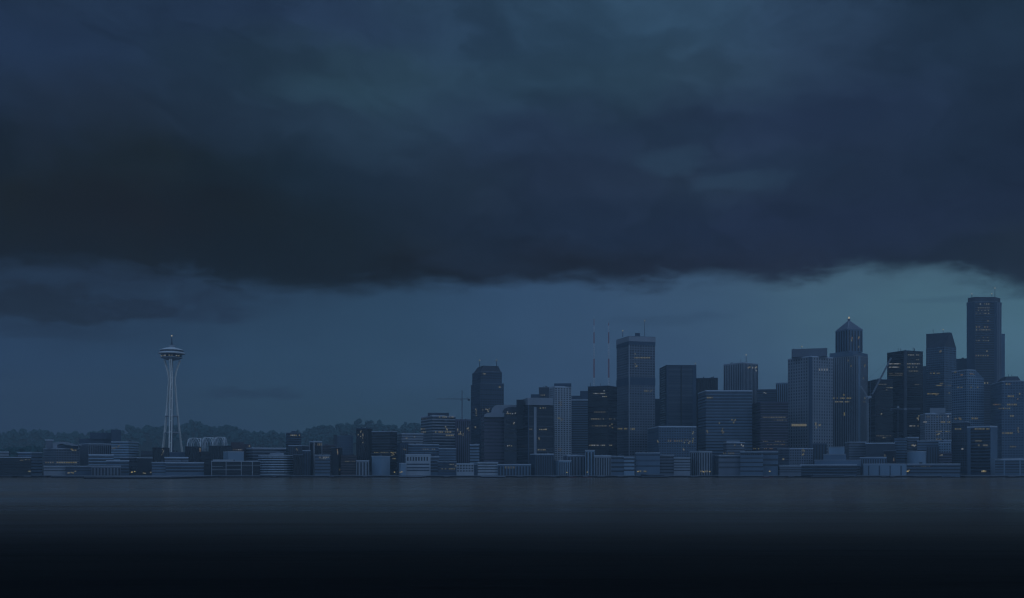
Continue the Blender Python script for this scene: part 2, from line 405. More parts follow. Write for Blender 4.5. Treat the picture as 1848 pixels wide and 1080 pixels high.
LIT_MESH = {}
class Tower:
    def __init__(s, name, label, cat, fp, top, wall='mid', style=None, glass='glass', bot=850, trim='trim', units=0, group=None, par=1.1):
        s.fp = fp; s.top = top; s.Y = min(p[1] for p in fp); s.wallkey = wall
        cx = sum(p[0] for p in fp) / len(fp); cy = sum(p[1] for p in fp) / len(fp)
        s.g = ground(cy); s.zg = min(s.g, ground(s.Y))
        s.root = thing(name, label, cat, (cx, cy, s.zg), group)
        s.z1 = zr(top, s.Y); s.rng = random.Random(sum(map(ord, label)))
        s.bot = bot; s.glass = glass; s.trim = trim
        s.w = s.tier(fp, s.zg - 1.5, s.z1 - (par if trim else 0), wall, style, glass)
        if trim:
            s.par = MB().prism(grow(fp, .35), s.z1 - par, s.z1).build('parapet', W[trim], s.root)
        if units or trim: s.units(fp, s.z1, units or s.rng.choice((0, 1, 1, 2, 3)))
    def tier(s, fp, z0, z1, wall, style, glass='glass', name='wall', zmin=None):
        mb = MB().prism(fp, z0, z1)
        zlow = max(z0 + 1.0, zr(s.bot + 8, s.Y)) if zmin is None else zmin
        st = style[0] if style else 'plain'
        bands = []
        if st in ('bands', 'grid'):
            fl, ra = style[1], style[2]; k = 0
            while z1 - 1.6 - (k + 1) * fl > zlow: bands.append(z1 - 1.6 - k * fl - fl * ra); k += 1
        if st == 'grid':
            sp = style[3]
            for a, b, l, t, n in edges(fp, False):
                c = max(1, round(l / sp)); w = min(style[4] if len(style) > 4 else sp * .35, l / c * .6)
                for i in range(c + 1):
                    m = i * l / c; s0, s1 = max(0, m - w / 2), min(l, m + w / 2)
                    quadbox(mb, a, t, n, s0, s1, -.2, .32, zlow - 1, z1 - .05)
        strips = []
        if st == 'stripes':
            sp, ra = style[1], style[2]
            for a, b, l, t, n in edges(fp):
                c = max(1, round(l / sp))
                for i in range(c):
                    m = (i + .5) * l / c; h = l / c * ra / 2
                    strips.append(quadbox(MB(), a, t, n, m - h, m + h, -.2, .12, zlow - 1, z1 - 2.2))
                for i in range(c + 1):
                    m = i * l / c; h = l / c * (1 - ra) / 2 * .8
                    quadbox(mb, a, t, n, max(0, m - h), min(l, m + h), -.2, .5, z0 + .3, z1 - .9)
        w = mb.build(name, W[wall], s.root)
        if bands:
            gfp = grow(fp, .1); me = MB().prism(gfp, 0, fl * ra).mesh('window_band', G[glass], (s.root.location.x, s.root.location.y, 0))
            me2 = me.copy(); me2.materials[0] = G[glass + '_blind']
            for z in bands[:100]:
                o = bpy.data.objects.new('window_band', me2 if s.rng.random() < .28 else me); COL.objects.link(o); o.parent = s.root
                o.location = (0, 0, z - s.zg)
        for q in strips: q.build('window_strip', G[glass], s.root)
        return w
    def box(s, x0, x1, top, wall='dark', back=6, base=None, name='penthouse', style=None, deep=10):
        """a roof box between two columns, set back from the front"""
        Y = s.Y + back
        fp = rect(x0, None, x1, Y, deep); z0 = (s.z1 if base is None else base) - .4
        z1 = zr(top, Y)
        mb = MB().prism(fp, z0, z1)
        if style:
            for a, b, l, t, n in edges(fp):
                c = max(2, round(l / style))
                for i in range(c + 1):
                    quadbox(mb, a, t, n, max(0, i * l / c - .5), min(l, i * l / c + .5), -.1, .4, z0 + .5, z1 - .8)
        o = mb.build(name, W[wall], s.root)
        return o
    def units(s, fp, z, n):
        cx = sum(p[0] for p in fp) / len(fp); cy = sum(p[1] for p in fp) / len(fp)
        for i in range(n):
            q = s.rng.choice(fp); f = s.rng.uniform(.1, .6)
            x, y = cx + (q[0] - cx) * f, cy + (q[1] - cy) * f
            w, d, h = s.rng.uniform(1.5, 4), s.rng.uniform(1.5, 3), s.rng.uniform(1.2, 3.2)
            MB().box(x - w / 2, x + w / 2, y - d / 2, y + d / 2, z - .3, z + h).build('roof_unit', W['dark'], s.root)
    def mast(s, px, r0, r1, lamp=True, w=.35, back=5):
        Y = s.Y + back; x, y, z = at(px, r0, Y); zt = zr(r1, Y)
        m = MB().bar((x, y, z - 1), (x, y, zt), w, w * .5).bar((x - 1, y, z + (zt - z) * .6), (x + 1, y, z + (zt - z) * .6), .15).build('mast', W['dark'], s.root)
        if lamp: MB().lathe((x, y), [(.1, zt - .2), (.85, zt + .3), (.85, zt + 1.1), (.1, zt + 1.6)], 8).build('beacon', BEAC, m)
    def lit(s, px, row, w=2.0, h=2.0, m=0, fp=None):
        q = front_hit(fp or s.fp, px)
        if not q: return
        y, a, t, n, d, l = q; sc = y / FPX
        ww = min(w * sc / max(.35, abs(t[0])), l * .9) / 2; d = min(max(d, ww + .05), l - ww - .05)
        z = CAMH + (HZ - row) * sc; hh = h * sc / 2
        quadbox(MB(), a, t, n, d - ww, d + ww, -.1, .62, z - hh, z + hh).build('lit_window', L[m], s.root)
    def row(s, row, xa, xb, step=3.0, w=1.8, h=1.7, fill=.8, m=(0, 1, 2), fp=None):
        step = max(step, 3.0); w = min(w, 1.75); x = xa + s.rng.uniform(0, .6); fill *= .95
        while x <= xb + .01:
            if s.rng.random() < fill: s.lit(x, row, w, h, s.rng.choice(m), fp)
            x += step
        return s
    def spots(s, pts, w=2.0, h=2.2, m=(0, 1), fp=None):
        for p in pts: s.lit(p[0], p[1], w, h, s.rng.choice(m), fp)
        return s

def T(name, label, cat, x0, xc, x1, top, Y, wall='mid', style=None, glass='glass', depth=None, k=.8, **kw):
    return Tower(name, label, cat, rect(x0, xc, x1, Y, depth, k), top, wall, style, glass, **kw)

def profile(pts, Y, depth, mb=None):
    """outline given as (column, row) at distance Y, carried back by its real depth"""
    mb = mb or MB(); f = [at(px, r, Y) for px, r in pts]
    b = [(x, y + depth, z) for x, y, z in f]
    n = len(f)
    return mb.add(f + b, [(i, (i + 1) % n, n + (i + 1) % n, n + i) for i in range(n)] + [tuple(range(n)), tuple(range(n, 2 * n))[::-1]])

B3 = ('bands', 4.2, .5); B2 = ('bands', 5.0, .55); BL = ('bands', 4.4, .35)
GR = ('grid', 4.2, .58, 4.4); GF = ('grid', 3.8, .6, 3.6); GW = ('grid', 5.2, .6, 6.0)
ST = ('stripes', 3.6, .55); SW = ('stripes', 5.0, .5)
B, TW, AP = 'office_block', 'office_tower', 'apartment_tower'

# ------------------------------------------------------------------ ground, quay, water, hills
def sheet(name, rows_x, rows_y, zf, m):
    v = [(x, y, zf(x, y)) for y in rows_y for x in rows_x]; nx = len(rows_x)
    f = [(j * nx + i, j * nx + i + 1, (j + 1) * nx + i + 1, (j + 1) * nx + i) for j in range(len(rows_y) - 1) for i in range(nx - 1)]
    mb = MB(); mb.v = v; mb.f = f
    return mb

SHORE = 1566.0
land = sheet('land', [-4900, -3000, -1500, -750, 0, 750, 1500, 3000, 4900], [SHORE, 1640, 1800, 2000, 2200, 2400, 3000, 4300],
             lambda x, y: ground(y), None)
tag(land.build('land', mat('city_ground', (.045, .05, .055), scale=.02, var=.3)), None, None, kind='structure')
qm = MB().box(-3000, 3000, SHORE - 1.2, SHORE + .0, -4, 2.7)
for i in range(-130, 131): qm.box(i * 7.3 - .5, i * 7.3 + .5, SHORE - 1.7, SHORE - 1.2, -4, 2.2)
tag(qm.build('quay_wall', mat('quay_concrete', (.016, .018, .024), scale=.25, var=.4)), 'long dark quay wall along the water below all the buildings', 'quay wall')
qc = MB()
for i in range(-30, 30): qc.box(i * 50 + .15, i * 50 + 49.85, SHORE - 1.6, SHORE + 1.4, 2.704, 3.3)
q0 = bpy.data.objects['quay_wall']; BASE[q0.name] = (0, 0, 0); qc.build('coping', W['light'], q0)

def hill_h(x, y):
    """ridge behind the left half of the city"""
    px = CX + x / y * FPX
    R = [(-900, 800), (-300, 792), (0, 793), (30, 788), (70, 787), (110, 791), (160, 790), (200, 787), (240, 782), (285, 780), (320, 776), (345, 771), (362, 773), (380, 782),
         (425, 782), (450, 788), (480, 790), (520, 792), (550, 788), (575, 779), (600, 779), (640, 773), (665, 771), (690, 775), (720, 777), (745, 773), (775, 778), (850, 798), (1000, 815), (1200, 822), (3000, 822)]
    r = 822
    for (a, ra), (b, rb) in zip(R, R[1:]):
        if a <= px <= b: r = ra + (rb - ra) * (px - a) / (b - a); break
    if px < R[0][0]: r = 800
    zt = CAMH + (HZ - r) * min(y, 3900) / FPX
    t = max(0.0, min(1.0, (y - 3200) / 700.0)); t = t * t * (3 - 2 * t)
    return 44 + (zt - 44) * t
hx = [-4200 + 50 * i for i in range(170)]
hills = sheet('hills', hx, [3200, 3350, 3500, 3600, 3700, 3800, 3900, 4050, 4280], hill_h, None)
tag(hills.build('hills', mat('hill_ground', (.02, .035, .03), scale=.01, var=.3)), None, None, kind='structure')

def crown_cluster(mb, x, y, z, r, h, rng, n=5):
    """a few ragged leaf masses that make one crown"""
    for _ in range(n):
        cx, cy, cz = x + rng.uniform(-.6, .6) * r, y + rng.uniform(-.6, .6) * r, z + rng.uniform(.25, .95) * h
        rr = r * rng.uniform(.35, .62); hh = rr * rng.uniform(.8, 1.25)
        v = []; 
        for lat, k in ((-1, 1), (-.5, 6), (.15, 7), (.7, 5), (1, 1)):
            for i in range(k):
                a = (i + rng.random() * .6) * 2 * math.pi / k; c = math.sqrt(max(0, 1 - lat * lat)) if k > 1 else 0
                j = rng.uniform(.7, 1.25); v.append((cx + rr * c * math.cos(a) * j, cy + rr * c * math.sin(a) * j, cz + hh * lat * j))
        f = []
        off = [0, 1, 7, 14, 19]; cnt = [1, 6, 7, 5, 1]
        for L0 in range(4):
            a0, n0, a1, n1 = off[L0], cnt[L0], off[L0 + 1], cnt[L0 + 1]; m = max(n0, n1)
            for i in range(m):
                p = [a0 + int(i * n0 / m) % n0, a0 + int((i + 1) * n0 / m) % n0, a1 + int((i + 1) * n1 / m) % n1, a1 + int(i * n1 / m) % n1]
                q = []
                for t in p:
                    if t not in q: q.append(t)
                if len(q) > 2: f.append(tuple(q))
        mb.add(v, f)
rng = random.Random(3)
wood = MB()
for i in range(1700):
    y = 3500 + 460 * rng.random() ** .7; x = rng.uniform(-2700, 300)
    z = hill_h(x, y); h = rng.uniform(15, 24) * (1.35 if rng.random() < .12 else 1)
    crown_cluster(wood, x, y, z - 2, h * .62, h, rng, 3)
tag(wood.build('distant_wood', W['leaf']), 'dark wood covering the far ridge behind the left half of the city', 'wood', kind='stuff')

wm = bpy.data.materials.new('water'); wm.use_nodes = True
nt = wm.node_tree; b = nt.nodes['Principled BSDF']
b.inputs['Base Color'].default_value = (.002, .004, .007, 1); b.inputs['IOR'].default_value = 1.22
tcn = nt.nodes.new('ShaderNodeTexCoord')
def wave(scale, sx, sy, det):
    mp = nt.nodes.new('ShaderNodeMapping'); mp.inputs['Scale'].default_value = (sx, sy, 1)
    n = nt.nodes.new('ShaderNodeTexNoise'); n.inputs['Scale'].default_value = scale; n.inputs['Detail'].default_value = det
    nt.links.new(tcn.outputs['Object'], mp.inputs[0]); nt.links.new(mp.outputs[0], n.inputs['Vector']); return n.outputs[0]
def bump(h, strength, dist, prev=None):
    n = nt.nodes.new('ShaderNodeBump'); n.inputs['Strength'].default_value = strength; n.inputs['Distance'].default_value = dist
    nt.links.new(h, n.inputs['Height'])
    if prev: nt.links.new(prev, n.inputs['Normal'])
    return n.outputs[0]
# calm towards the far shore, ruffled by wind near the camera
sp = nt.nodes.new('ShaderNodeSeparateXYZ'); nt.links.new(tcn.outputs['Object'], sp.inputs[0])
rf = nt.nodes.new('ShaderNodeFloatCurve'); cvw = rf.mapping.curves[0]
wp = [(0.0, .92), (.113, .90), (.15, .76), (.2, .56), (.28, .36), (.48, .22), (.8, .17), (1, .17)]
while len(cvw.points) < len(wp): cvw.points.new(.5, .5)
for q, (a, c) in zip(cvw.points, wp): q.location = (a, c)
rf.mapping.update()
dv = nt.nodes.new('ShaderNodeMath'); dv.operation = 'MULTIPLY'; dv.inputs[1].default_value = .001; nt.links.new(sp.outputs[1], dv.inputs[0]); nt.links.new(dv.outputs[0], rf.inputs['Value'])
patch = nt.nodes.new('ShaderNodeMapRange'); nt.links.new(wave(.012, .10, 1.0, 5), patch.inputs[0])     # cat's-paws
patch.inputs[1].default_value = .3; patch.inputs[2].default_value = .7; patch.inputs[3].default_value = -.09; patch.inputs[4].default_value = .09
ad = nt.nodes.new('ShaderNodeMath'); ad.operation = 'ADD'; nt.links.new(rf.outputs[0], ad.inputs[0]); nt.links.new(patch.outputs[0], ad.inputs[1])
nt.links.new(ad.outputs[0], b.inputs['Roughness'])
nrm = bump(wave(.035, .10, 1.0, 5), 1.0, 2.6)
nrm = bump(wave(.4, .30, 1.0, 5), 1.0, .16, nrm)
nt.links.new(nrm, b.inputs['Normal'])
b.distribution = 'GGX'
# brightness painted into the base colour: far water lighter, near water almost black
far_bright = nt.nodes.new('ShaderNodeMapRange'); far_bright.interpolation_type = 'SMOOTHSTEP'
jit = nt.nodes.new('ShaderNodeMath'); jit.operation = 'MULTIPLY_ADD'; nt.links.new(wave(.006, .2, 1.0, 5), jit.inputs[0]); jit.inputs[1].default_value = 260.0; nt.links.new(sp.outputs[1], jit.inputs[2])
nt.links.new(jit.outputs[0], far_bright.inputs[0]); far_bright.inputs[1].default_value = 230.0; far_bright.inputs[2].default_value = 800.0
sm = nt.nodes.new('ShaderNodeMix'); sm.data_type = 'RGBA'; nt.links.new(far_bright.outputs[0], sm.inputs[0]); sm.inputs[6].default_value = (.0015, .002, .003, 1); sm.inputs[7].default_value = (.225, .165, .115, 1)
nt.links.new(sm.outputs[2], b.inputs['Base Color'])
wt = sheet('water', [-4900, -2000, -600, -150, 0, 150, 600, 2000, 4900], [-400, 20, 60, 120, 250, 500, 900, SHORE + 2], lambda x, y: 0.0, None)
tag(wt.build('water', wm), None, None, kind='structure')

# ------------------------------------------------------------------ buildings, from the left
t = T(B, 'black low block at the left edge with lit windows under its roof', 'building', -34, None, 56, 825, 1585, 'black', B3, 'blackglass')
t.row(831, 37, 42, 2.2, 1.8, 1.4, 1).row(830, 46, 55, 2.2, 1.8, 1.4, 1).spots([(52, 851), (54, 851)])
T(B, 'pale flat-roofed block showing just above the black block at the left edge', 'building', -34, None, 16, 815, 1625, 'light', BL)
T(B, 'small blue-grey block with wide pale floors right of the black block at the left edge', 'building', 32, 57, 76, 816, 1632, 'blue', B2)
T(B, 'small pale two-storey block with striped floors below the grid front with wavy roof', 'building', 79, None, 118, 841, 1588, 'light', BL)
t = T(B, 'broad grid-fronted block with a wavy roof and a row of lit windows', 'building', 79, 101, 143, 809, 1690, 'mid', GR, k=1.2)
profile([(95, 809), (95, 800), (103, 798), (113, 797.5), (121, 799.5), (130, 803), (141, 803), (141, 805), (130, 805), (121, 803), (113, 801), (103, 803), (103, 809)], 1696, 16).build('wavy_roof', W['light'], t.root)
t.box(103, 141, 804, 'navy', 9, name='attic')
o = t.box(83, 95, 795, 'mid', 8, name='stair_tower'); t.box(81, 97, 793.5, 'trim', 6, base=zr(795, 1696), name='tower_cap')
t.row(835, 83, 97, 4.2, 1.8, 2.4, 1, (1, 3)).row(835, 103, 141, 4.2, 1.8, 2.4, .85, (1, 0)).spots([(131, 813), (136, 813), (129, 811)])
t = T(B, 'block with tall ribbed front between the wavy-roofed block and the pale banded block', 'building', 143, 160, 201, 800.5, 1728, 'mid', ST, k=1.3)
t = T('hospital_block', 'dark stepped slab with a square stair tower at its right end, behind the ribbed block', 'building', 143, None, 201, 792, 1800, 'navy', None, trim=None)
t.box(162, 201, 781, 'navy', 3); o = t.box(200, 218, 776, 'navy', -2, base=3, name='stair_tower', deep=16)
t = T(B, 'pale blue banded block with a corner, directly left of the tall needle tower', 'building', 201, 232, 250, 797, 1712, 'lightblue', BL)
t.spots([(203, 809), (206, 809), (208, 808.5), (213, 807), (215, 805)], 2, 1.8, (2, 2))
T(B, 'low pale blue office range with bright roof edge in front of the ribbed block', 'building', 160, None, 205, 820, 1642, 'lightblue', B2, par=1.8)
T(B, 'short pale blue block stepping down at the right of the low blue range', 'building', 192, None, 233, 831, 1622, 'blue', B2, par=1.6)
t = T('warehouse', 'dark plain waterfront shed with three lit windows at its left end', 'warehouse', 119, None, 165, 841, 1590, 'navy', BL)
t.spots([(123, 854), (125, 853.5), (129, 853), (132, 854), (136, 851)], 2.2, 2, (1, 0))
T('warehouse', 'long pale waterfront shed with a colonnade of columns, left of the black cube', 'warehouse', 165, None, 218, 841, 1592, 'mid', SW)
T(B, 'dark grey block peeping out left of and above the black waterfront cube', 'building', 217, 233, 249, 825, 1640, 'dark', B3)
t = T(B, 'plain black waterfront cube left below the tall needle tower', 'building', 248, None, 275, 826, 1600, 'black', None)
t.spots([(259, 854), (262, 854.5), (272, 853)], 2.4, 2, (1, 0))
t = T(B, 'black block with two stacked lit windows at the left foot of the needle tower', 'building', 275, None, 306, 808, 1650, 'black', ST, 'blackglass', trim=None)
t.spots([(293.5, 811.5), (295, 814.5), (294, 817.5), (292, 821)], 1.6, 2.2, (2, 1))
T(B, 'low dark block between the pale banded block and the black block at the needle foot', 'building', 254, None, 276, 814, 1735, 'dark', B2, trim=None)
T(B, 'small dark block hiding the right foot of the needle tower', 'building', 306, None, 336, 816, 1655, 'navy', None, trim='mid')
T(B, 'low grey block with bright flat roof edge in front of the needle tower foot', 'building', 297, None, 340, 825, 1622, 'mid', BL, par=1.8)
T(B, 'small pale striped waterfront block right beside the black waterfront cube', 'building', 274, None, 299, 834, 1588, 'blue', BL)
T(B, 'low blue-grey waterfront block below the needle tower with pale roof edge on its right half', 'building', 299, None, 368, 834.5, 1592, 'blue', B2, par=1.5)
t = T(B, 'black ribbed block under the left white lattice arch with an orange lit window', 'building', 334, None, 363, 806, 1650, 'black', ST, 'blackglass', trim=None)
t.spots([(361, 810.5), (361, 814)], 1.8, 3.2, (4, 1))
T(B, 'narrow black slab below the middle white lattice arch', 'building', 362, None, 379, 815, 1618, 'black', B3, 'blackglass', trim=None)
T(B, 'black ribbed block under the right white lattice arch', 'building', 377, None, 419, 804.5, 1665, 'black', ST, 'blackglass', trim=None)
t = T(B, 'brown box-topped block with a row of small lit windows right of the lattice arches', 'building', 417, None, 440, 798.5, 1705, 'brown', None, trim=None)
t.row(812, 421, 439, 2.6, 1.5, 1.7, 1, (2, 3))
t = T(B, 'small dark brown annexe with one lit window right of the brown box-topped block', 'building', 440, None, 453.5, 802, 1725, 'brown', None, trim=None); t.lit(450, 805.5, 2, 2.6, 1)
T(B, 'plain pale blue cube standing above the white-framed glass pavilion', 'building', 403, 412, 440, 815, 1635, 'lightblue', None)
T(B, 'wide flat block with bright roof line and banded front above the round banded building', 'building', 440, 456, 516, 808, 1678, 'mid', B2, par=1.6, k=1.5)
t = T('glass_pavilion', 'dark glass waterfront pavilion outlined by a thin white frame', 'pavilion', 381, None, 472, 832, 1585, 'black', ('bands', 3.4, .7), 'blackglass', par=.8)
fr = list(edges(t.fp))[0]
mb = MB()
for px in (382, 408, 435.5, 455.5, 471.5):
    y, a, tt, n, d, l = front_hit(t.fp, px); quadbox(mb, a, tt, n, max(0, d - .55), min(l, d + .55), .1, .9, 2.5, t.z1 - .9)
for r, x0, x1 in ((842, 383, 402), (848, 383, 435), (840, 408, 471), (833.2, 382, 471.4)):
    h0 = front_hit(t.fp, x0); h1 = front_hit(t.fp, x1); z = zr(r, h0[0]); quadbox(mb, h0[1], h0[2], h0[3], max(0, h0[4]), h1[4], .95, 1.3, z - .35, z + .35)
mb.build('white_frame', W['steel'], t.root)
t.box(384, 421, 829.6, 'steel', 5, name='upper_deck')
t = Tower('round_building', 'round waterfront building ringed by bright curved floor bands', 'building', disc(467, 529, 1625), 821.5, 'black', None, 'blackglass', trim='trim')
zz = zr(826, t.Y)
for i in range(8):
    MB().prism(grow(t.fp, .7), zz - i * 4.0, zz - i * 4.0 + 1.5).build('floor_band', W['sheen'], t.root)
t.box(487, 512, 817.5, 'light', 10)
t.box(497, 505, 815.5, 'mid', 12, base=zr(818, 1610), name='roof_unit')
t = T(TW, 'small dark tower with lit top floor, standing alone against the wooded hill', 'tower', 516, 519, 543.5, 781, 1735, 'navy', B3, 'blackglass', trim='mid', k=1.4)
t.box(526, 534, 778.5, 'navy', 5); t.row(786, 525, 542, 2.4, 2.0, 2.4, .95, (1, 3, 0))
t = T(B, 'grey block with faint greenish lit panel in front of the small dark lone tower', 'building', 521, 545, 558, 804, 1665, 'dark', ST); t.spots([(535, 810), (537, 813), (536, 811.5)], 1.6, 2, (2, 2))
T(B, 'narrow black waterfront block right beside the round banded building', 'building', 529, None, 546, 820.5, 1600, 'black', ST, 'blackglass', trim='mid')
T(B, 'narrow ribbed grey block between the round building and the pale-framed tower', 'building', 546, None, 560, 813, 1612, 'navy', ST)
t = T(TW, 'slim dark tower edged by pale vertical frames with a bright roof slab', 'tower', 559, 566.5, 581, 796.5, 1625, 'black', ST, 'blackglass', par=1.8)
mb = MB()
for a, b2, l, tt, n in edges(t.fp):
    quadbox(mb, a, tt, n, 0, 1.0, .2, 1.0, 3, t.z1 - 2); quadbox(mb, a, tt, n, l - 1, l, .2, 1.0, 3, t.z1 - 2)
mb.build('corner_frame', W['steel'], t.root)
t.row(802.5, 567.5, 580, 2.8, 1.3, 4, .8, (2, 2))
T(B, 'dark low slab right behind the pale-framed slim tower', 'building', 580, None, 606, 803, 1690, 'brown', B3, 'blackglass', trim='mid')
t = T(B, 'small grey block with a bright white lit row under its roof beside the pale-framed tower', 'building', 568, None, 596, 821, 1592, 'blue', B2)
t.row(825.5, 577, 595, 2.3, 2.0, 1.8, .9, (3, 3)).row(828, 577, 593, 3.2, 1, 2, .5, (3, 2))
t = T(B, 'narrow black block with a tall orange lit slot beside the white-lit grey block', 'building', 598, 611, 617.5, 807, 1598, 'black', None, trim='mid')
t.spots([(609, 812.5), (609.4, 816), (609.6, 819)], 1.6, 3.2, (4, 1)).spots([(612.5, 848)], 1.5, 3, (2,))
t = T(AP, 'blue-grey ribbed apartment tower with a dark slim lift shaft on its left side', 'tower', 608, None, 637, 786.5, 1755, 'blue', ('grid', 4.2, .55, 4.0, 1.8), trim='blue')
t.box(602, 608.5, 785, 'dark', -3, base=3, name='lift_shaft', deep=9)
t = T(B, 'low dull red waterfront block with one strip of lit windows', 'building', 615, None, 644, 822, 1590, 'brown', B3, 'blackglass', trim='brown')
t.row(833, 623, 631, 2.0, 1.9, 2.2, 1, (1, 2)).row(833, 636, 640, 2.2, 1.2, 1.8, 1, (2,))
t = T(TW, 'dark square tower with scattered lit windows near its top left of the banded dark block', 'tower', 643, 665, 672, 773, 1730, 'black', ST, 'blackglass', trim='navy', units=2)
t.spots([(646.5, 785), (651, 780), (655, 784), (655, 786.5), (652, 778), (655, 799), (654.6, 791), (651, 788)], 1.7, 2.2, (1, 2))
t = T(B, 'dark banded block with a pale right side and an amber row low in front', 'building', 671, 704, 716.5, 778, 1690, 'dark', ('bands', 4.6, .62), 'blackglass', k=1.5, units=2)
t.row(817, 673, 702, 2.5, 1.4, 1.9, .95, (2, 0)).spots([(706, 817), (709, 818), (713, 817), (707, 822), (710, 821), (709, 828), (712, 828)], 2.2, 2, (2, 2, 0))
MB().prism(grow([t.fp[0], t.fp[1], t.fp[2]], .25), t.zg, t.z1 - 2).build('side_panel', W['blue'], t.root) if False else None
T(B, 'small low pale pillared block below the dark square tower', 'building', 643, None, 666, 831, 1592, 'light', SW)
T(B, 'plain pale blue waterfront block with a two-tone corner below the dark banded block', 'building', 671, 688, 704, 823, 1600, 'lightblue', None)
T(B, 'long pale banded slab with light floors left of the brown-lit office tower', 'building', 717, 725, 764, 782, 1715, 'light', BL).spots([(733, 791), (735, 791), (748, 789)], 1.5, 1.6, (3, 2))
T(B, 'dark rounded block in front of the long pale banded slab', 'building', 717, 722, 737, 800, 1650, 'navy', ST, trim='navy').spots([(729, 811), (732, 812)], 1.5, 2, (2,))
T(B, 'tiny pale blue cube at the waterfront below the dark rounded block', 'building', 720.5, 723, 732, 836, 1588, 'lightblue', None)
t = T(B, 'wide mid-grey banded block stepping down behind the block with tall upper windows', 'building', 732, None, 792, 802, 1668, 'blue', BL)
t.row(811, 728, 790, 4, 1.3, 1.6, .5, (2, 3))
t = T(B, 'pale waterfront hall with a row of tall windows under its roof', 'building', 732, None, 777, 820, 1600, 'pale', None, par=1.8)
for i in range(8):
    h = front_hit(t.fp, 736 + i * 5.0); quadbox(MB(), h[1], h[2], h[3], max(.2, h[4] - 1.2), h[4] + 1.2, -.1, .15, zr(832, h[0]), zr(825, h[0])).build('window', G['glass'], t.root)
for r in (838, 844, 849):
    h = front_hit(t.fp, 734); h2 = front_hit(t.fp, 775); quadbox(MB(), h[1], h[2], h[3], max(.2, h[4]), h2[4], -.1, .15, zr(r + 1.6, h[0]), zr(r - 1, h[0])).build('window_band', G['blueglass'], t.root)
T(B, 'small grey annexe joined to the right of the hall with tall windows', 'building', 777, None, 792, 824, 1606, 'blue', B2)
t = T(B, 'broad office tower with many amber lit floors beneath the horizontal tower crane', 'tower', 760, 780, 822, 749.5, 1760, 'light', ('bands', 5.2, .55), par=1.8, k=1.3)
t.box(772, 810, 745.3, 'dark', 8, style=3)
t.row(753, 793, 818, 2.4, 1.6, 2.0, .9, (2, 2, 1)).row(780, 786, 816, 2.4, 1.8, 2.2, .9, (1, 1, 0)).row(786, 802, 818, 2.4, 1.8, 2.4, .95, (1, 1)).row(780, 761, 778, 2.4, 1.6, 2.0, .6, (2, 1))
t.row(774.5, 760.5, 768, 2.2, 1.8, 2, 1, (2, 1)).spots([(804, 770.5), (806, 774.5), (807, 776)], 2, 2.2, (1,)).row(756.5, 763, 770, 2.5, 1.2, 1.5, .5, (2,))
T(B, 'pale blue banded low block below the amber-lit office tower', 'building', 792, None, 823, 809, 1648, 'blue', BL)
t = T(TW, 'slim purple ribbed tower left of the dark tower with two roof lamps', 'tower', 822, 823.5, 849.5, 757, 1715, 'purple', ST, trim='purple')
t.spots([(826, 775), (826, 778), (830.5, 783), (830.7, 780), (835.5, 786), (836, 783), (843, 774), (845, 773), (828, 784), (832, 784), (846, 777)], 1.7, 2.6, (1, 2, 0))
t = T(B, 'low dark-windowed waterfront block with a few lit panes beside the white grid block', 'building', 790, None, 824, 833, 1588, 'navy', B3, trim='light')
t.row(838.5, 812, 820, 2, 1.4, 1.7, 1, (3, 1)).row(846.5, 798, 807, 2.2, 1.7, 1.7, .8, (1,)).row(846.5, 811, 822, 2.2, 1.7, 1.8, .8, (1, 0)).spots([(822.5, 841)], 1.5, 3, (1,))
T(B, 'white grid-windowed waterfront block right of the low block with lit windows', 'building', 824, None, 855, 836.5, 1588, 'pale', GR)
# tower with two lamps
t = T(TW, 'dark stepped tower crowned by a sloping cap with two small roof lamps', 'tower', 850, 866.5, 909, 691, 1800, 'navy', ('grid', 4.4, .55, 4.4), trim='mid', k=1.2)
f2 = rect(852.5, 868, 905.5, 1803, k=1.2); z2 = zr(671, 1803)
t.tier(f2, t.z1 - .5, z2, 'navy', ('grid', 4.4, .55, 4.4), zmin=t.z1 + 1); MB().prism(grow(f2, .3), z2, z2 + 1).build('parapet', W['mid'], t.root)
f3 = rect(854, 868.5, 904, 1804, k=1.2); f4 = rect(862, 872, 899.5, 1808, k=1.2)
MB().loft([(x, y, z2 + 1) for x, y in f3], [(x, y, zr(660, 1806)) for x, y in f4]).build('roof_cap', W['dark'], t.root)
t.mast(865.5, 664, 651.5, back=14, w=.7); t.mast(896, 664, 651.5, back=14, w=.7)
t.spots([(859, 739), (860, 742), (859.5, 746), (860, 750), (858, 771), (859, 772), (871, 740), (877, 739), (880, 740), (881, 743), (883, 738), (901, 699), (903, 699), (872, 675), (875, 675)], 1.9, 2.3, (1, 2))
T(B, 'small pale blue block at the foot of the dark stepped tower', 'building', 848, None, 865, 802, 1650, 'lightblue', B2)
# barrel roofs
t = T(B, 'purple-grey block with two curved barrel roofs below the dark stepped tower', 'building', 868, 874, 933, 752, 1712, 'purple', ('bands', 6.0, .42), trim=None, k=1.6)
profile([(873, 753), (874, 749), (878, 746), (884, 745), (909, 745), (909, 753)], 1706, 20).build('barrel_roof', W['light'], t.root)
profile([(886, 745), (888, 738), (892, 733), (897, 731), (932.5, 731), (932.5, 745)], 1716, 22).build('barrel_roof', W['light'], t.root)
profile([(906, 745.5), (910, 738), (918, 735), (932.5, 735), (932.5, 745.5)], 1713, 3).build('gable_wall', W['dark'], t.root)
t.w2 = MB().prism([(x, y) for x, y in rect(910, None, 932.5, 1708, 4)], t.zg, zr(745, 1708)).build('front_bay', W['dark'], t.root)
fb = rect(910, None, 932.5, 1708, 4)
for i in range(9):
    z = zr(750 + i * 8, 1708); MB().prism(grow(fb, .15), z - 1.8, z + 1.8).build('window_band', G['glass'], t.root)
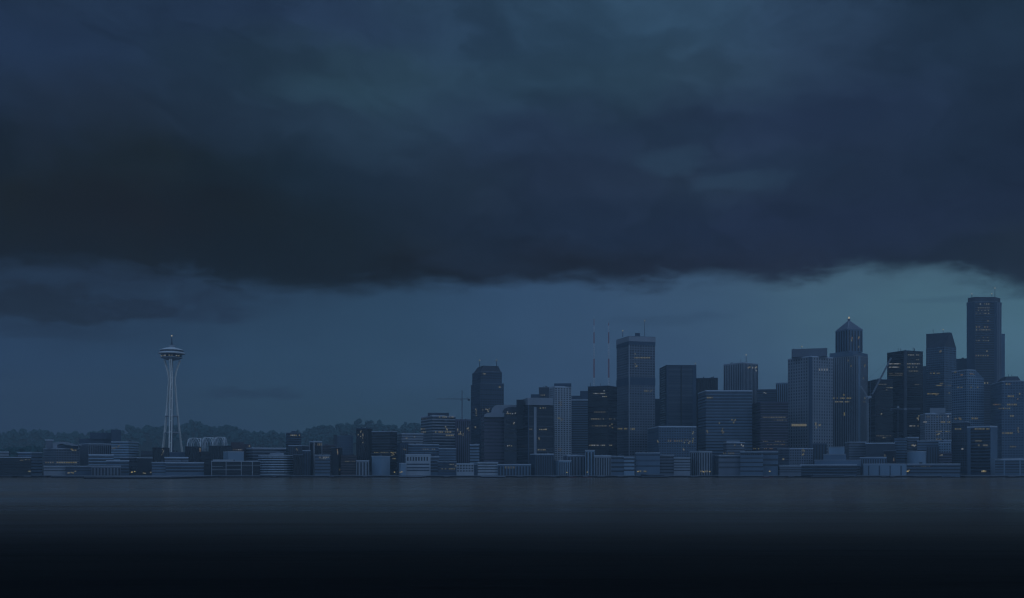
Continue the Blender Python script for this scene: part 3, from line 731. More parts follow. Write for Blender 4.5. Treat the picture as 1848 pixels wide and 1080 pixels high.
t.row(746.7, 915, 922, 2.2, 2.1, 2.0, 1, (3, 1), fb).spots([(925, 747), (930, 746), (916, 744), (928, 763), (927, 765), (916, 805), (919, 804.5), (923, 805)], 2.0, 2.0, (1, 3), fb)
t = T(TW, 'tower block with pitch-black left flank, pale roof slab and a pale pier up its front', 'tower', 932, 952.5, 999, 731, 1668, 'black', ('bands', 4.2, .55), 'glass', trim=None, k=1.0)
for a, b2, l, tt, n in list(edges(t.fp))[:1]:
    quadbox(MB(), a, tt, n, 0, 2.2, .15, .7, t.zg, t.z1).build('corner_pier', W['navy'], t.root)
    h = front_hit(t.fp, 965.3); quadbox(MB(), h[1], h[2], h[3], h[4] - 2.4, h[4] + 2.4, .1, 1.5, t.zg, zr(735, h[0])).build('front_pier', W['light'], t.root)
f2 = rect(944.5, 953, 997, 1668, k=1.2)
MB().prism(grow(f2, .6), t.z1 - .2, zr(718, 1668)).build('roof_slab', W['light'], t.root)
MB().prism(rect(932, None, 945, 1682, 16), t.z1 - 40, zr(721.5, 1680)).build('lift_tower', W['black'], t.root)
t.row(775, 952.8, 962, 2.2, 1.7, 2, .9, (1, 2)).row(775.5, 974, 987, 2.4, 1.8, 2, .85, (1, 1)).spots([(972.5, 791), (973, 793.5), (985, 775), (975, 737), (980, 736.5), (984, 736.5)], 1.7, 2.4, (1, 2)).row(812, 971, 984, 2.5, 1.9, 2.4, .95, (2, 1))
t = T(B, 'dark roof block with one amber lit strip showing behind the pale residential tower', 'building', 972.5, None, 992, 699, 1830, 'dark', None, trim='mid')
t.row(713.5, 976, 987, 2.0, 2.0, 2.0, .9, (1, 2)); MB().prism(rect(958, None, 974, 1822, 12), t.zg, zr(712, 1822)).build('side_wing', W['navy'], t.root)
t.mast(984, 700, 695.5, False); t.mast(981, 700, 697, False)
t = T(AP, 'pale residential tower full of small balconied windows right of the black-flanked block', 'tower', 991, 1001, 1031, 697, 1735, 'pale', ('grid', 3.7, .55, 5.0, 2.2), k=1.0, par=2.0)
t.box(1000, 1031, 692.3, 'navy', 6, name='penthouse')
t.spots([(1010, 727), (1013, 726), (1012, 731), (1007, 755), (1010, 755), (1015, 757), (1013, 759), (1008, 811), (1012, 811), (1011, 814)], 2, 1.8, (2, 2, 0))
t = T(TW, 'plain blue-grey banded tower between the pale residential tower and the black lit tower', 'tower', 1031, None, 1062, 721, 1800, 'blue', ('bands', 4.2, .4), par=2)
t.box(1031, 1048, 714.5, 'navy', 5); t.box(1047, 1062, 706, 'navy', 9)
t = T(TW, 'black tower with bright lit office rows standing below the two red and white masts', 'tower', 1061, 1098, 1113.5, 696, 1712, 'black', B3, 'blackglass', trim='navy', k=1.2)
t.row(710.5, 1068, 1095, 2.6, 1.9, 1.7, .7, (3, 2)).row(710.5, 1085, 1094, 2.2, 2, 1.8, 1, (1, 3)).row(716, 1088, 1095, 2.3, 2, 1.8, 1, (1, 3)).row(705.5, 1090, 1091, 2, 2, 2, 1, (3,))
t.row(744, 1073, 1092, 2.6, 1.6, 1.7, .75, (2, 2)).row(756.5, 1068, 1093, 2.1, 1.9, 1.7, .95, (2, 1)).row(756.5, 1099.5, 1109, 2.4, 1.9, 1.7, .8, (2,))
t.row(769, 1069, 1096, 2.7, 1.6, 1.7, .9, (1, 2)).row(769, 1100, 1108, 2.4, 1.8, 2.0, .9, (1, 0)).row(804, 1064, 1093, 2.1, 2.0, 2.2, .97, (1, 3, 2)).row(804, 1100, 1104, 2.4, 2, 2, 1, (1,)).spots([(1105, 772), (1104, 766)])
t.mast(1065.5, 697, 691, False, .5); t.mast(1083.5, 697, 692, False, .4)
t = T(TW, 'tall grid-windowed tower with a plain crown band and aerials, tallest of the middle group', 'tower', 1113, 1135.5, 1182, 606.5, 1790, 'mid', ('grid', 4.6, .55, 5.0, 1.8), k=1.1, trim='mid')
for a, b2, l, tt, n in edges(t.fp):
    pass
cr = MB().prism(grow(t.fp, .8), zr(616, t.Y), zr(607.5, t.Y)).build('crown_band', W['light'], t.root)
MB().prism(grow(t.fp, .6), zr(622.5, t.Y), zr(616.2, t.Y)).build('plant_floor', W['navy'], t.root)
MB().prism(grow(t.fp, .55), zr(695, t.Y), zr(681, t.Y)).build('plant_floor', W['navy'], t.root)
quadbox(MB(), t.fp[0], (1, 0), (0, -1), -1.0, 1.0, -1, 1.1, t.zg, zr(622.6, t.Y)).build('corner_pier', W['light'], t.root)
t.row(646, 1145, 1175, 2.3, 2.1, 2.2, .95, (0, 2)).spots([(1146, 639), (1146, 657), (1147, 662), (1149, 661)], 2.2, 2.4, (2, 0)).row(706, 1163, 1170, 2.2, 2, 2, .9, (0, 2)).spots([(1174, 707), (1176, 705)], 1.5, 2, (2,))
t.row(774, 1116, 1131, 2.8, 2.0, 2.6, .85, (2, 0)).row(774.5, 1138, 1145, 2.2, 2.0, 3, .9, (0, 2))
t.mast(1124, 607, 598, True, .7, 10); t.mast(1163.5, 607, 580, True, .5, 12); t.box(1146, 1155, 601.5, 'navy', 8, name='dish_platform')
T(B, 'thin navy slab showing in the gap right of the tallest tower of the middle group', 'tower', 1180, None, 1193, 720, 1930, 'navy', None, trim=None)
t = T(TW, 'dark flat-topped tower with fine pale floor lines between dark corner piers', 'tower', 1191, 1203, 1256.5, 659, 1840, 'dark', ('bands', 4.4, .5), 'blueglass', k=1.5, trim='navy', units=3)
q = list(edges(t.fp))
for a, b2, l, tt, n in q:
    mb = MB(); mb2 = []
    quadbox(mb, a, tt, n, 0, min(3.2, l * .3), .1, .9, t.zg, t.z1 - 1.3); quadbox(mb, a, tt, n, l - min(7, l * .3), l, .1, .9, t.zg, t.z1 - 1.3); mb.build('corner_pier', W['navy'], t.root)
h = front_hit(t.fp, 1229.5); quadbox(MB(), h[1], h[2], h[3], h[4] - 1.2, h[4] + 1.2, .1, 1.0, t.zg, t.z1 - 1.4).build('front_pier', W['black'], t.root)
t.mast(1255, 660, 657, True, .4, 5)
T(TW, 'black ribbed slab just right of the dark flat-topped tower', 'tower', 1256, None, 1295.5, 682, 1920, 'black', ST, 'blackglass', trim='navy', units=3)
t = T(B, 'blue grid-windowed block with a row of reddish and amber lit windows below the flat-topped tower', 'building', 1169, 1189, 1256.5, 769, 1672, 'blue', GR, k=1.4, par=2.2)
t.row(796, 1206, 1232, 4.0, 1.9, 3.4, .95, (4, 2)).spots([(1187, 796), (1188, 798), (1237, 795), (1241, 795), (1245, 797), (1250, 796), (1251, 780), (1250, 783), (1251, 792), (1233, 810), (1234, 812), (1235, 799), (1243, 800), (1250, 799)], 1.8, 2.4, (1, 0, 2))
t = T(B, 'broad banded office slab with a pale top edge in front of the two-tone ribbed tower', 'building', 1260, 1273.5, 1357.5, 704.5, 1745, 'blue', ('bands', 5.4, .45), k=1.8, par=2.0)
t.row(718, 1276, 1286, 2.2, 2.0, 2.4, 1, (0, 2)).spots([(1276, 778), (1277, 781), (1304, 774), (1303, 778), (1306, 780), (1304, 782), (1321, 758), (1325, 760), (1327, 758), (1324, 763), (1298, 764)], 1.8, 2.4, (2, 0))
t = T(TW, 'two-tone ribbed tower with a dark left side and lit top corner windows', 'tower', 1306, 1341, 1368, 654, 1880, 'light', ('stripes', 4.2, .42), k=1.0, units=2)
t.spots([(1350, 664), (1353, 663), (1358, 664), (1363, 664), (1365, 663), (1364, 669)], 2, 3, (3, 1))
t.mast(1337, 655, 648, False, .5); t.mast(1346.5, 655, 641.5, True, .6, 10)
T(TW, 'dark narrow banded tower between the broad banded slab and the square tower with two faces', 'tower', 1366, None, 1401, 702.5, 1860, 'navy', B3, trim='mid').spots([(1379, 709), (1382, 710)], 2, 1.6, (3,))
T(TW, 'pale ribbed narrow tower left behind the square tower with two grid faces', 'tower', 1400, None, 1424, 690.5, 1900, 'lightblue', ST)
t = T(B, 'dark purple banded office block with double rows of amber lights', 'building', 1356, 1372.5, 1422.5, 725.5, 1715, 'purple', ('bands', 4.6, .6), 'blackglass', k=1.4, trim='purple')
t.row(753.3, 1377, 1419, 2.1, 1.9, 1.6, .96, (2, 2, 1)).row(758.5, 1397, 1419, 2.2, 1.7, 1.6, .85, (2, 1)).row(796.8, 1378, 1417, 2.5, 1.7, 1.6, .8, (2,)).row(802.5, 1385, 1417, 2.7, 1.5, 1.6, .75, (2, 4)).row(810, 1360, 1371, 2.2, 2, 2, .9, (0, 2)).row(810, 1376, 1397, 3.4, 1.6, 2, .6, (2, 4))
t = T(TW, 'big square pale tower split by a dark vertical slot with a ribbed roof box', 'tower', 1422, 1463, 1503.5, 642.5, 1770, 'light', ('grid', 5.6, .55, 6.4, 3.6), k=1.0, par=1.6)
t.box(1428.5, 1493, 630.5, 'mid', 22, style=3, deep=26)
c0 = t.fp[0]; quadbox(MB(), c0, (1, 0), (0, -1), -2.6, 2.6, -2.6, .9, t.zg, t.z1 - 1.8).build('corner_slot', W['navy'], t.root)
t.row(667.5, 1478, 1494, 4.6, 2.4, 4.0, 1, (1, 3)).row(767.5, 1430, 1455, 2.6, 2.3, 4.2, .92, (1, 1)).spots([(1472, 764), (1472, 767), (1473, 772), (1478, 768), (1480, 767)], 2, 3, (1,))
t.mast(1447, 631, 626.5, True, .4, 24); t.mast(1432, 631, 628.5, False, .4, 24); t.mast(1489, 631, 626.5, False, .3, 24)
# pyramid-roofed tower
t = T(TW, 'ribbed tower with a pyramid roof and bright lantern at its peak', 'tower', 1503, 1546, 1566, 640, 1835, 'light', ('stripes', 3.6, .42), trim='mid', k=1.0)
MB().prism(rect(1497, 1540, 1566, 1838), t.z1 - 2, zr(634.5, 1838)).build('shoulder', W['blue'], t.root)
f2 = rect(1508, 1530, 1556.5, 1842, k=1.0); zt = zr(594, 1842)
t.tier(f2, zr(634.5, 1838) - .2, zt, 'blue', ('stripes', 6.5, .5), zmin=zr(632, 1842))
ctr = (sum(p[0] for p in f2) / 4, sum(p[1] for p in f2) / 4); za = zr(577, 1842)
MB().loft([(x, y, zt) for x, y in grow(f2, .5)], [(x, y, za) for x, y in [(ctr[0] + (p[0] - ctr[0]) * .09, ctr[1] + (p[1] - ctr[1]) * .09) for p in f2]]).build('pyramid_roof', W['mid'], t.root)
mb = MB(); 
for p in grow(f2, .6): mb.bar((p[0], p[1], zt), (ctr[0] + (p[0] - ctr[0]) * .1, ctr[1] + (p[1] - ctr[1]) * .1, za), .45)
mb.build('roof_hip', W['pale'], t.root)
ln = MB().lathe(ctr, [(2.4, za - 1), (2.4, za + 3.4), (3.0, za + 3.6), (2.2, za + 4.6)], 8).build('lantern', W['mid'], t.root)
MB().lathe(ctr, [(.3, za + 4.7), (1.5, za + 5.4), (1.7, za + 6.6), (1.0, za + 8), (.2, za + 9)], 10).build('beacon', BEAC, ln)
t.spots([(1537, 613), (1537.5, 610), (1536.5, 615), (1549, 611), (1550, 609), (1549.5, 626.5)], 1.9, 3, (2, 0, 4), f2)
t.spots([(1560, 660), (1561, 659), (1560, 662), (1558, 683), (1536, 661), (1531, 651)], 1.7, 3, (2, 2)).row(719, 1505, 1538, 2.5, 1.7, 2.4, .8, (2, 1, 0)).row(725.5, 1508, 1538, 3, 1.7, 2, .7, (2, 1)).row(719, 1557, 1563, 2.4, 1.8, 3, 1, (1, 2)).row(725.5, 1557, 1563, 2.4, 1.8, 2, 1, (2,)).spots([(1523, 713), (1524, 746), (1524, 749)], 1.6, 3, (0, 4))
h = front_hit(t.fp, 1549); quadbox(MB(), h[1], h[2], h[3], max(0, h[4] - 2), h[4] + 6, .3, 1.4, t.zg, zr(643, h[0])).build('front_pier', W['lightblue'], t.root)
t = T(TW, 'dark tower behind the leaning crane jib, with pale vertical lines at its left corner', 'tower', 1566, 1580, 1611.5, 685, 1768, 'black', B3, 'blackglass', trim='navy', k=1.2, units=5)
mb = MB()
for px in (1571.5, 1579.5):
    h = front_hit(t.fp, px); quadbox(mb, h[1], h[2], h[3], max(0, h[4] - .5), h[4] + .5, .1, .9, t.zg, t.z1 - 1.3)
mb.build('corner_frame', W['mid'], t.root)
t.row(694, 1586, 1604, 2.1, 2.0, 1.6, .95, (2, 2)).row(700, 1600, 1610, 2.2, 2.1, 1.8, .95, (2, 1)).row(787, 1582, 1608, 2.2, 2.0, 1.5, .9, (2,)).spots([(1590, 748), (1591, 747), (1594, 790.5), (1597, 790), (1600, 704)], 2, 2, (2, 1))
t = T(TW, 'black twin-bay tower with many lit rows near its top, right of the leaning crane', 'tower', 1601, 1634, 1665.5, 632.5, 1835, 'black', B3, 'blackglass', trim='navy', k=1.0, units=4)
quadbox(MB(), t.fp[0], (1, 0), (0, -1), -2.6, 2.6, -2.6, .8, t.zg, t.z1 - 1.2).build('corner_pier', W['dark'], t.root)
t.row(641, 1639, 1659, 2.1, 1.8, 1.7, .95, (3, 1)).row(649.5, 1654, 1658, 2, 1.8, 2, 1, (2,)).row(657, 1637, 1659, 2.1, 1.8, 1.8, .97, (1, 3)).row(657, 1606, 1625, 3, 1.6, 1.6, .9, (2, 3)).row(663, 1606, 1626, 2.2, 2.0, 1.8, .9, (3, 2)).row(663, 1638, 1659, 2.1, 1.8, 1.8, .9, (1,)).row(670, 1641, 1659, 2.4, 1.6, 1.8, .9, (2, 1)).row(694.5, 1651, 1659, 2.0, 1.9, 1.6, 1, (2, 2))
for i in range(4): t.row(674 + i * 3.4, 1606, 1629, 3.6, 3.7, .9, 1, (2,)) if i < 2 else None
t.spots([(1657, 755), (1655, 755), (1658, 751), (1657, 758)], 2, 2, (1,)).row(769, 1641, 1658, 2.5, 1.9, 1.8, .85, (1, 2)); t.spots([(1642, 769), (1644, 769)], 2.4, 2, (1, 3))
t.mast(1621, 633, 628.5, False, .5, 8); t.mast(1625.5, 633, 629, False, .6, 8); t.mast(1648, 633, 627, False, .6, 8); t.mast(1650.5, 633, 629, False, .9, 8)
T(TW, 'thin blue slab between the black twin-bay tower and the slope-topped tower', 'tower', 1655, None, 1674, 661, 1930, 'blue', None, trim=None)
# slope-topped tower
t = T(TW, 'tall tower with a slanting cut-off top and fine window grid', 'tower', 1671.5, 1704, 1725.5, 626, 1880, 'blue', ('grid', 4.4, .55, 4.4, 1.5), k=1.0, trim=None)
f = t.fp; lerp = lambda p, q, k: (p[0] + (q[0] - p[0]) * k, p[1] + (q[1] - p[1]) * k)
zc = zr(600, 1880); topq = [lerp(f[0], f[1], .42), lerp(f[0], f[1], .64), lerp(f[3], f[2], .64), f[3]]
tp = MB().loft([(x, y, t.z1) for x, y in f], [(x, y, zc) for x, y in topq]).build('sloping_top', W['dark'], t.root)
MB().prism(grow(topq, .3), zc, zc + 1).build('roof_edge', W['navy'], t.root)
t.mast(1684, 600, 595, False, .5, 9); t.mast(1702, 600, 596, True, .5, 12)
t.spots([(1697, 635), (1698, 634)], 1.8, 3, (2,)).row(674, 1677, 1696, 2.6, 1.7, 2, .8, (2, 0)).row(692.5, 1697, 1702, 2.4, 1.8, 2, 1, (2,)).row(696, 1687, 1702, 2.5, 1.7, 1.8, .7, (2, 0)).row(696.3, 1705.5, 1715, 2.4, 1.7, 1.6, .8, (2,)).row(711, 1675, 1694, 2.9, 1.8, 2.2, .9, (0, 2)).spots([(1690, 713), (1712.5, 710), (1713, 709)], 2, 2, (2,))
# tallest tower at right
pl = plan([(1744.5, 1990), (1759, 1976), (1795, 1976), (1799, 1979), (1807.5, 1992)], 34)
t = Tower(TW, 'tallest tower of the skyline, dark and flat-topped with a lit central bay and aerials', 'tower', pl, 544, 'navy', None, trim='mid')
z1 = t.z1; Y = 1976
MB().prism(grow(pl, -2.2), z1 - .3, zr(536, Y)).build('crown', W['dark'], t.root)
h0 = front_hit(pl, 1760); h1 = front_hit(pl, 1794)
for i in range(62):
    z = z1 - 4 - i * 4.7
    quadbox(MB(), h0[1], h0[2], h0[3], h0[4], h1[4], -.2, .4, z - 2.3, z).build('window_band', G['glass'], t.root)
for px in (1758.5, 1796.5):
    h = front_hit(pl, px); quadbox(MB(), h[1], h[2], h[3], max(0, h[4] - 1.6), h[4] + 1.6, -.2, 1.0, t.zg, z1 - 1.3).build('bay_pier', W['navy'], t.root)
q = list(edges(pl)); a, b2, l, tt, n = max(q, key=lambda e: e[0][0] + e[1][0])
for k in range(3): quadbox(MB(), a, tt, n, l * (k + .2) / 3, l * (k + .8) / 3, -.2, .5, t.zg, z1 - 2).build('side_fin', W['mid'], t.root)
wing = plan([(1800, 2004), (1813.5, 2006)], 26); MB().prism(wing, t.zg, zr(602.5, 2004)).build('side_wing', W['blue'], t.root)
t.mast(1754, 544, 531.5, True, .9, 6); t.mast(1790, 538, 531, True, .5, 16); t.mast(1795.5, 538, 521, True, .7, 16)
t.row(549, 1761, 1785, 3.8, 1.8, 2.2, .85, (1, 2, 3)).row(556, 1762, 1786, 3.2, 1.6, 2, .7, (2, 2)).row(560.5, 1765, 1785, 6, 1.6, 2, .7, (2, 1)).row(566, 1761, 1786, 3.6, 1.6, 2, .6, (2,)).spots([(1779, 566), (1784, 566), (1783, 579.5)], 1.8, 2, (1,))
t.row(590.5, 1762, 1785, 5.0, 2.4, 2.6, 1, (0, 4)).row(595.5, 1762, 1788, 2.7, 1.7, 2.2, .9, (2, 1)).row(609.5, 1762, 1786, 4, 1.5, 2, .6, (2,)).row(615, 1762, 1786, 4.2, 1.6, 2, .7, (2, 1)).row(642, 1761, 1786, 4.2, 2.2, 2.4, 1, (0, 4, 2)).spots([(1777, 691.5), (1782, 691.5), (1781, 634), (1777, 692)], 2, 2.6, (1,))
T(B, 'dark flat slab between the slope-topped tower and the tallest tower', 'tower', 1720, None, 1748, 647, 2080, 'navy', None, trim='dark')
# glass tower with clipped corner
t = T(TW, 'blue gridded glass tower with a clipped upper right corner in front of the tallest tower', 'tower', 1718, 1744.5, 1775.5, 682.5, 1775, 'lightblue', ('grid', 4.4, .6, 4.2, 1.0), 'blueglass', k=.9, trim=None)
f = t.fp; zc = zr(668, 1775); topq = [f[0], lerp(f[0], f[1], .5), lerp(f[3], f[2], .5), f[3]]
t.tier([topq[0], topq[1], topq[2], topq[3]], t.z1 - .3, zc, 'lightblue', ('grid', 4.4, .6, 4.2, 1.0), 'blueglass', 'upper_wall', zmin=t.z1 - 1)
MB().loft([(x, y, t.z1) for x, y in (topq[1], f[1], f[2], topq[2])], [(x, y, zc - .2) for x, y in (lerp(topq[1], f[1], .02), lerp(topq[1], f[1], .06), lerp(topq[2], f[2], .06), lerp(topq[2], f[2], .02))]).build('clipped_corner', W['blue'], t.root)
MB().prism(grow(topq, .3), zc, zc + 1).build('parapet', W['trim'], t.root)
t.spots([(1724, 672), (1736, 677), (1751, 675), (1754, 675), (1757, 676)], 2, 2, (2, 4)).row(699.5, 1729, 1738, 2.4, 1.6, 2, .9, (2,)).row(699.5, 1752, 1766, 2.6, 1.8, 2.2, .9, (2, 0)).row(755.5, 1754, 1765, 2.6, 1.9, 3, .9, (2, 0)).spots([(1725, 756), (1732, 755), (1733.5, 757)], 2, 2.4, (2,))
t = T(TW, 'gridded blue tower with a low sloping roof cap at the right edge of the picture', 'tower', 1788, 1808, 1862, 687, 1742, 'blue', ('grid', 4.6, .55, 4.6, 1.4), 'blueglass', k=1.3)
f = rect(1797, 1812, 1843, 1752, k=1.2); f4 = rect(1808, 1816, 1837, 1756, k=1.2)
MB().loft([(x, y, t.z1 - .2) for x, y in f], [(x, y, zr(679.5, 1752)) for x, y in f4]).build('roof_cap', W['dark'], t.root)
t.mast(1820, 681, 675, False, .4, 14); t.mast(1826, 681, 675.5, False, .4, 14)
t.row(693.5, 1813, 1824, 2.8, 2, 2.4, .95, (0, 2, 4)).row(715.5, 1819, 1831, 3, 2, 3, .95, (2, 0)).row(720.5, 1836, 1838, 2, 2, 2, 1, (4,)).row(730.5, 1793, 1807, 2.8, 1.8, 2.2, .95, (4, 2)).row(730.5, 1818, 1834, 2.9, 2, 2.8, .95, (2, 0)).row(737.5, 1803, 1827, 3.6, 2, 2.4, .8, (0, 2)).spots([(1824, 751), (1828, 751), (1840, 711), (1837, 777), (1838, 780), (1837.5, 773)], 2, 2.8, (0, 2, 1)).row(782, 1805, 1829, 2.8, 1.9, 2.6, .9, (2, 0)).row(806.5, 1823, 1833, 2.9, 2, 2.4, .95, (2, 1))
# lower right blocks
t = T(B, 'pale grid-windowed block with a roof box below the slope-topped tower', 'building', 1661, 1670, 1716.5, 745.5, 1700, 'light', ('grid', 3.9, .6, 4.0, 1.4), k=1.6, par=1.8)
t.box(1678, 1706, 737, 'light', 8)
t.row(752.5, 1673, 1700, 2.6, 1.7, 1.8, .6, (2,)).spots([(1668, 762), (1671, 762), (1711, 752)], 1.8, 2.6, (2, 3)).row(762, 1698, 1715, 2.8, 2, 2.4, .9, (2, 0)).row(779, 1689, 1714, 2.5, 2, 1.8, .85, (2, 3, 1)).spots([(1690, 785), (1693, 784), (1695, 783), (1691, 793), (1694, 793.5), (1697, 793)], 2.4, 2, (1, 2))
t = T(B, 'slim grid block with a pale cap left of the dark slatted block', 'building', 1717.5, 1744.5, 1751, 761, 1690, 'navy', ('grid', 4.2, .6, 3.6, 1.0), k=1.2)
t.row(774.5, 1724, 1735, 2.5, 1.8, 2.2, .9, (2, 0)).spots([(1737, 810.5)], 2.4, 2.6, (3,))
t = T(B, 'block with dark slatted front framed by pale side strips near the right edge', 'building', 1746, 1787, 1799.5, 768.5, 1632, 'navy', ('bands', 5.4, .6), 'blackglass', k=1.6, par=2.4)
h = front_hit(t.fp, 1749); quadbox(MB(), h[1], h[2], h[3], max(0, h[4] - 3), h[4] + 2.6, .1, .7, t.zg, t.z1 - 2.6).build('side_strip', W['blue'], t.root)
for a, b2, l, tt, n in list(edges(t.fp))[:1]: quadbox(MB(), a, tt, n, 0.3, l, .15, .6, t.zg, t.z1 - 2.6).build('side_strip', W['blue'], t.root)
t.spots([(1745.5, 775), (1748, 775)], 2, 2.4, (2,)).row(774.5, 1760, 1785, 2.4, 2, 2, .9, (2, 2, 0)).row(796, 1761, 1772, 2.4, 2.2, 2, .9, (2,)).row(804, 1766, 1782, 2.6, 2, 3, .9, (2,)).spots([(1773, 851), (1776, 850.5), (1778, 851)], 2.6, 3, (1, 0))
T(B, 'low pale blue block with bright upper storeys below the grid block with roof box', 'building', 1655, None, 1717, 795, 1660, 'blue', BL)
T(B, 'pale grid-windowed cube beside the slim grid block, over a purple base block', 'building', 1694, None, 1716, 798, 1640, 'lightblue', ('grid', 4.2, .5, 3.6, 1.6))
T(B, 'dark narrow block between the rounded pale block and the purple base block', 'building', 1672, None, 1695, 805, 1625, 'navy', ST, trim=None)
t = T(B, 'dull purple low block with one lit window left of the slim grid block', 'building', 1694, None, 1718, 817, 1612, 'purple', B3, 'blackglass', trim='purple'); t.spots([(1697, 822), (1700, 821.5)], 2.4, 2, (1, 2))
t = Tower('round_building', 'rounded pale blue block like a drum above the long low waterfront block', 'building', disc(1638, 1670, 1630), 815, 'lightblue', None, trim='trim')
t = T(B, 'grey block with a thin roof slab and one bright window above the rounded pale block', 'building', 1634, 1638, 1658, 789, 1672, 'mid', B3, k=1.6); t.spots([(1646, 804), (1648, 804), (1650, 805), (1652, 804)], 2, 2.6, (1, 3))
T(B, 'narrow blue-grey block left of the block with thin roof slab', 'building', 1614, 1633, 1637, 791, 1655, 'blue', BL, trim='blue')
T(B, 'dark wide block with bright pale roof line under the leaning crane', 'building', 1562, None, 1615, 799, 1665, 'dark', None, par=1.8)
t = T(B, 'black low block with two upright orange lights beneath the leaning crane', 'building', 1595, None, 1617, 813, 1615, 'black', None, trim='mid')
t.spots([(1597, 822), (1597, 825), (1597.5, 828), (1613, 828), (1613, 831)], 1.5, 3.4, (4, 1, 2))
t = T(B, 'long low waterfront block with pale roof line below the rounded pale block', 'building', 1637, None, 1733, 837, 1585, 'blue', B2, par=1.4); t.row(842, 1650, 1680, 3.4, 1.5, 1.6, .7, (2, 2))
t = T('warehouse', 'low pale panelled waterfront shed left of the long low waterfront block', 'warehouse', 1558, None, 1636, 837, 1590, 'lightblue', ('stripes', 17, .12), 'blueglass')
t = T('terminal_building', 'low white-roofed waterfront terminal at the right edge of the picture', 'terminal', 1796, None, 1872, 829, 1588, 'blue', B3, par=1.4)
profile([(1799, 829), (1799, 828), (1872, 827), (1872, 829)], 1584, 24).build('canopy_roof', W['pale'], t.root)
for px in (1812.5, 1841): 
    h = front_hit(t.fp, px); quadbox(MB(), h[1], h[2], h[3], h[4] - 1, h[4] + 1, .1, .7, 3, t.z1 - 1.6).build('pier', W['lightblue'], t.root)
# waterfront row, middle
T(B, 'dark waterfront block with a pale left edge and bright roof line under the front-pier tower', 'building', 957, 966, 999, 819, 1592, 'navy', ST, k=1.6, par=1.6)
T(B, 'low long pale waterfront gallery left of the dark block with pale left edge', 'building', 898, None, 958, 838, 1590, 'blue', SW, par=1.3).row(844, 912, 928, 5, 1.8, 4, .9, (2,))
T(B, 'low white banded waterfront block with a pale flat roof left of the long gallery', 'building', 862, None, 899, 834, 1592, 'pale', ('bands', 4.4, .4))
T(B, 'small plain grey waterfront block between the white grid block and the white banded block', 'building', 854, None, 863, 838, 1600, 'blue', None)
T(B, 'small two-tone waterfront block with a plain pale left face below the residential tower', 'building', 997, 1008.5, 1031, 831, 1590, 'lightblue', ST, k=1.2)
T(B, 'grey colonnaded waterfront block with bright roof line behind the small two-tone block', 'building', 1017, 1024, 1058, 821, 1618, 'mid', SW, k=1.5, par=1.8)
T(B, 'taller pale pillar-like waterfront block between two colonnaded blocks', 'building', 1056, None, 1073, 812.5, 1606, 'lightblue', SW)
T(B, 'colonnaded waterfront block with fine dark slots below the black lit tower', 'building', 1073, None, 1103, 822, 1596, 'light', ST, par=1.8)
T(B, 'low banded waterfront block with a dark upper window below the tallest middle tower', 'building', 1102, None, 1126, 823, 1600, 'blue', ('bands', 7, .4))
T(B, 'low paler banded waterfront block at the right corner below the tallest middle tower', 'building', 1126, None, 1145, 824.5, 1594, 'lightblue', ('bands', 6, .4))
t = T(B, 'plain blue-grey waterfront block with thin bright frame and yellow lights at its foot', 'building', 1147, None, 1191, 817, 1598, 'blue', ('bands', 9, .3), 'blueglass')
t.row(850.8, 1153, 1158, 2.4, 2.2, 2.6, 1, (0, 1)).row(851, 1162, 1167, 2.4, 2.2, 2.6, 1, (0,))
T(B, 'small dark banded waterfront block beside the block with thin bright frame', 'building', 1191, None, 1216.5, 821, 1606, 'mid', B2)
T(B, 'low pale striped waterfront block with bright bands left of the columned corner block', 'building', 1216, None, 1246, 826, 1596, 'light', BL)
t = T(B, 'columned waterfront block with strong vertical ribs and yellow lights at its foot', 'building', 1245, 1262, 1285, 814, 1600, 'light', SW, k=1.0)
t.row(851, 1264, 1284, 2.3, 2.2, 2.8, .85, (0, 0, 1))
T(B, 'dark recessed block between the ribbed corner block and the stepped block', 'building', 1284, None, 1300, 821, 1630, 'navy', None, trim='mid')
t = T(B, 'stepped grey block with a raised roof box and a row of small amber windows', 'building', 1305, 1311, 1344, 798.5, 1650, 'mid', BL, k=1.6)
t.box(1311, 1335, 795.5, 'light', 6); t.row(818.5, 1306, 1328, 2.7, 1.4, 2.6, 1, (2,)).spots([(1338, 803), (1341, 805), (1326, 804)], 1.8, 3, (3, 2))
T(B, 'wide plain lower waterfront block in front of the stepped grey block', 'building', 1290, 1297, 1337, 821.5, 1600, 'mid', ('bands', 8, .35), k=1.8)
t = T(B, 'grey waterfront block with a dotted window row under its roof right of the stepped block', 'building', 1336, None, 1377, 815, 1592, 'blue', ('bands', 7, .3)); t.row(819, 1338, 1373, 3.4, 2, 3, .0)
for i in range(11):
    h = front_hit(t.fp, 1339 + i * 3.4); quadbox(MB(), h[1], h[2], h[3], max(.1, h[4] - 1), h[4] + 1, -.1, .22, zr(821.5, h[0]), zr(818, h[0])).build('window', G['blackglass'], t.root)
t = T(B, 'plain greenish-grey waterfront block with a yellow lamp at its right foot', 'building', 1377, None, 1404, 815, 1597, 'blue', ('bands', 9, .35), trim='trim')
t = T(B, 'grid-windowed block with a dark left flank and greenish lit windows at its middle', 'building', 1403, 1425, 1467, 809, 1618, 'mid', GR, k=1.0)
t.spots([(1449, 811.5), (1447.5, 814), (1451, 814), (1450, 820), (1448, 821)], 2, 2.4, (0, 2)).spots([(1414, 829)], 1.8, 3, (1,))
T('warehouse', 'low striped waterfront shed with a dark left end below the dark-flanked grid block', 'warehouse', 1391, 1407, 1446, 840.5, 1588, 'mid', ('bands', 3.4, .45), k=1.5)
T(B, 'narrow ribbed dark block between the dark-flanked grid block and the stepped terraces', 'building', 1466, None, 1492, 800, 1680, 'navy', SW, trim='mid')
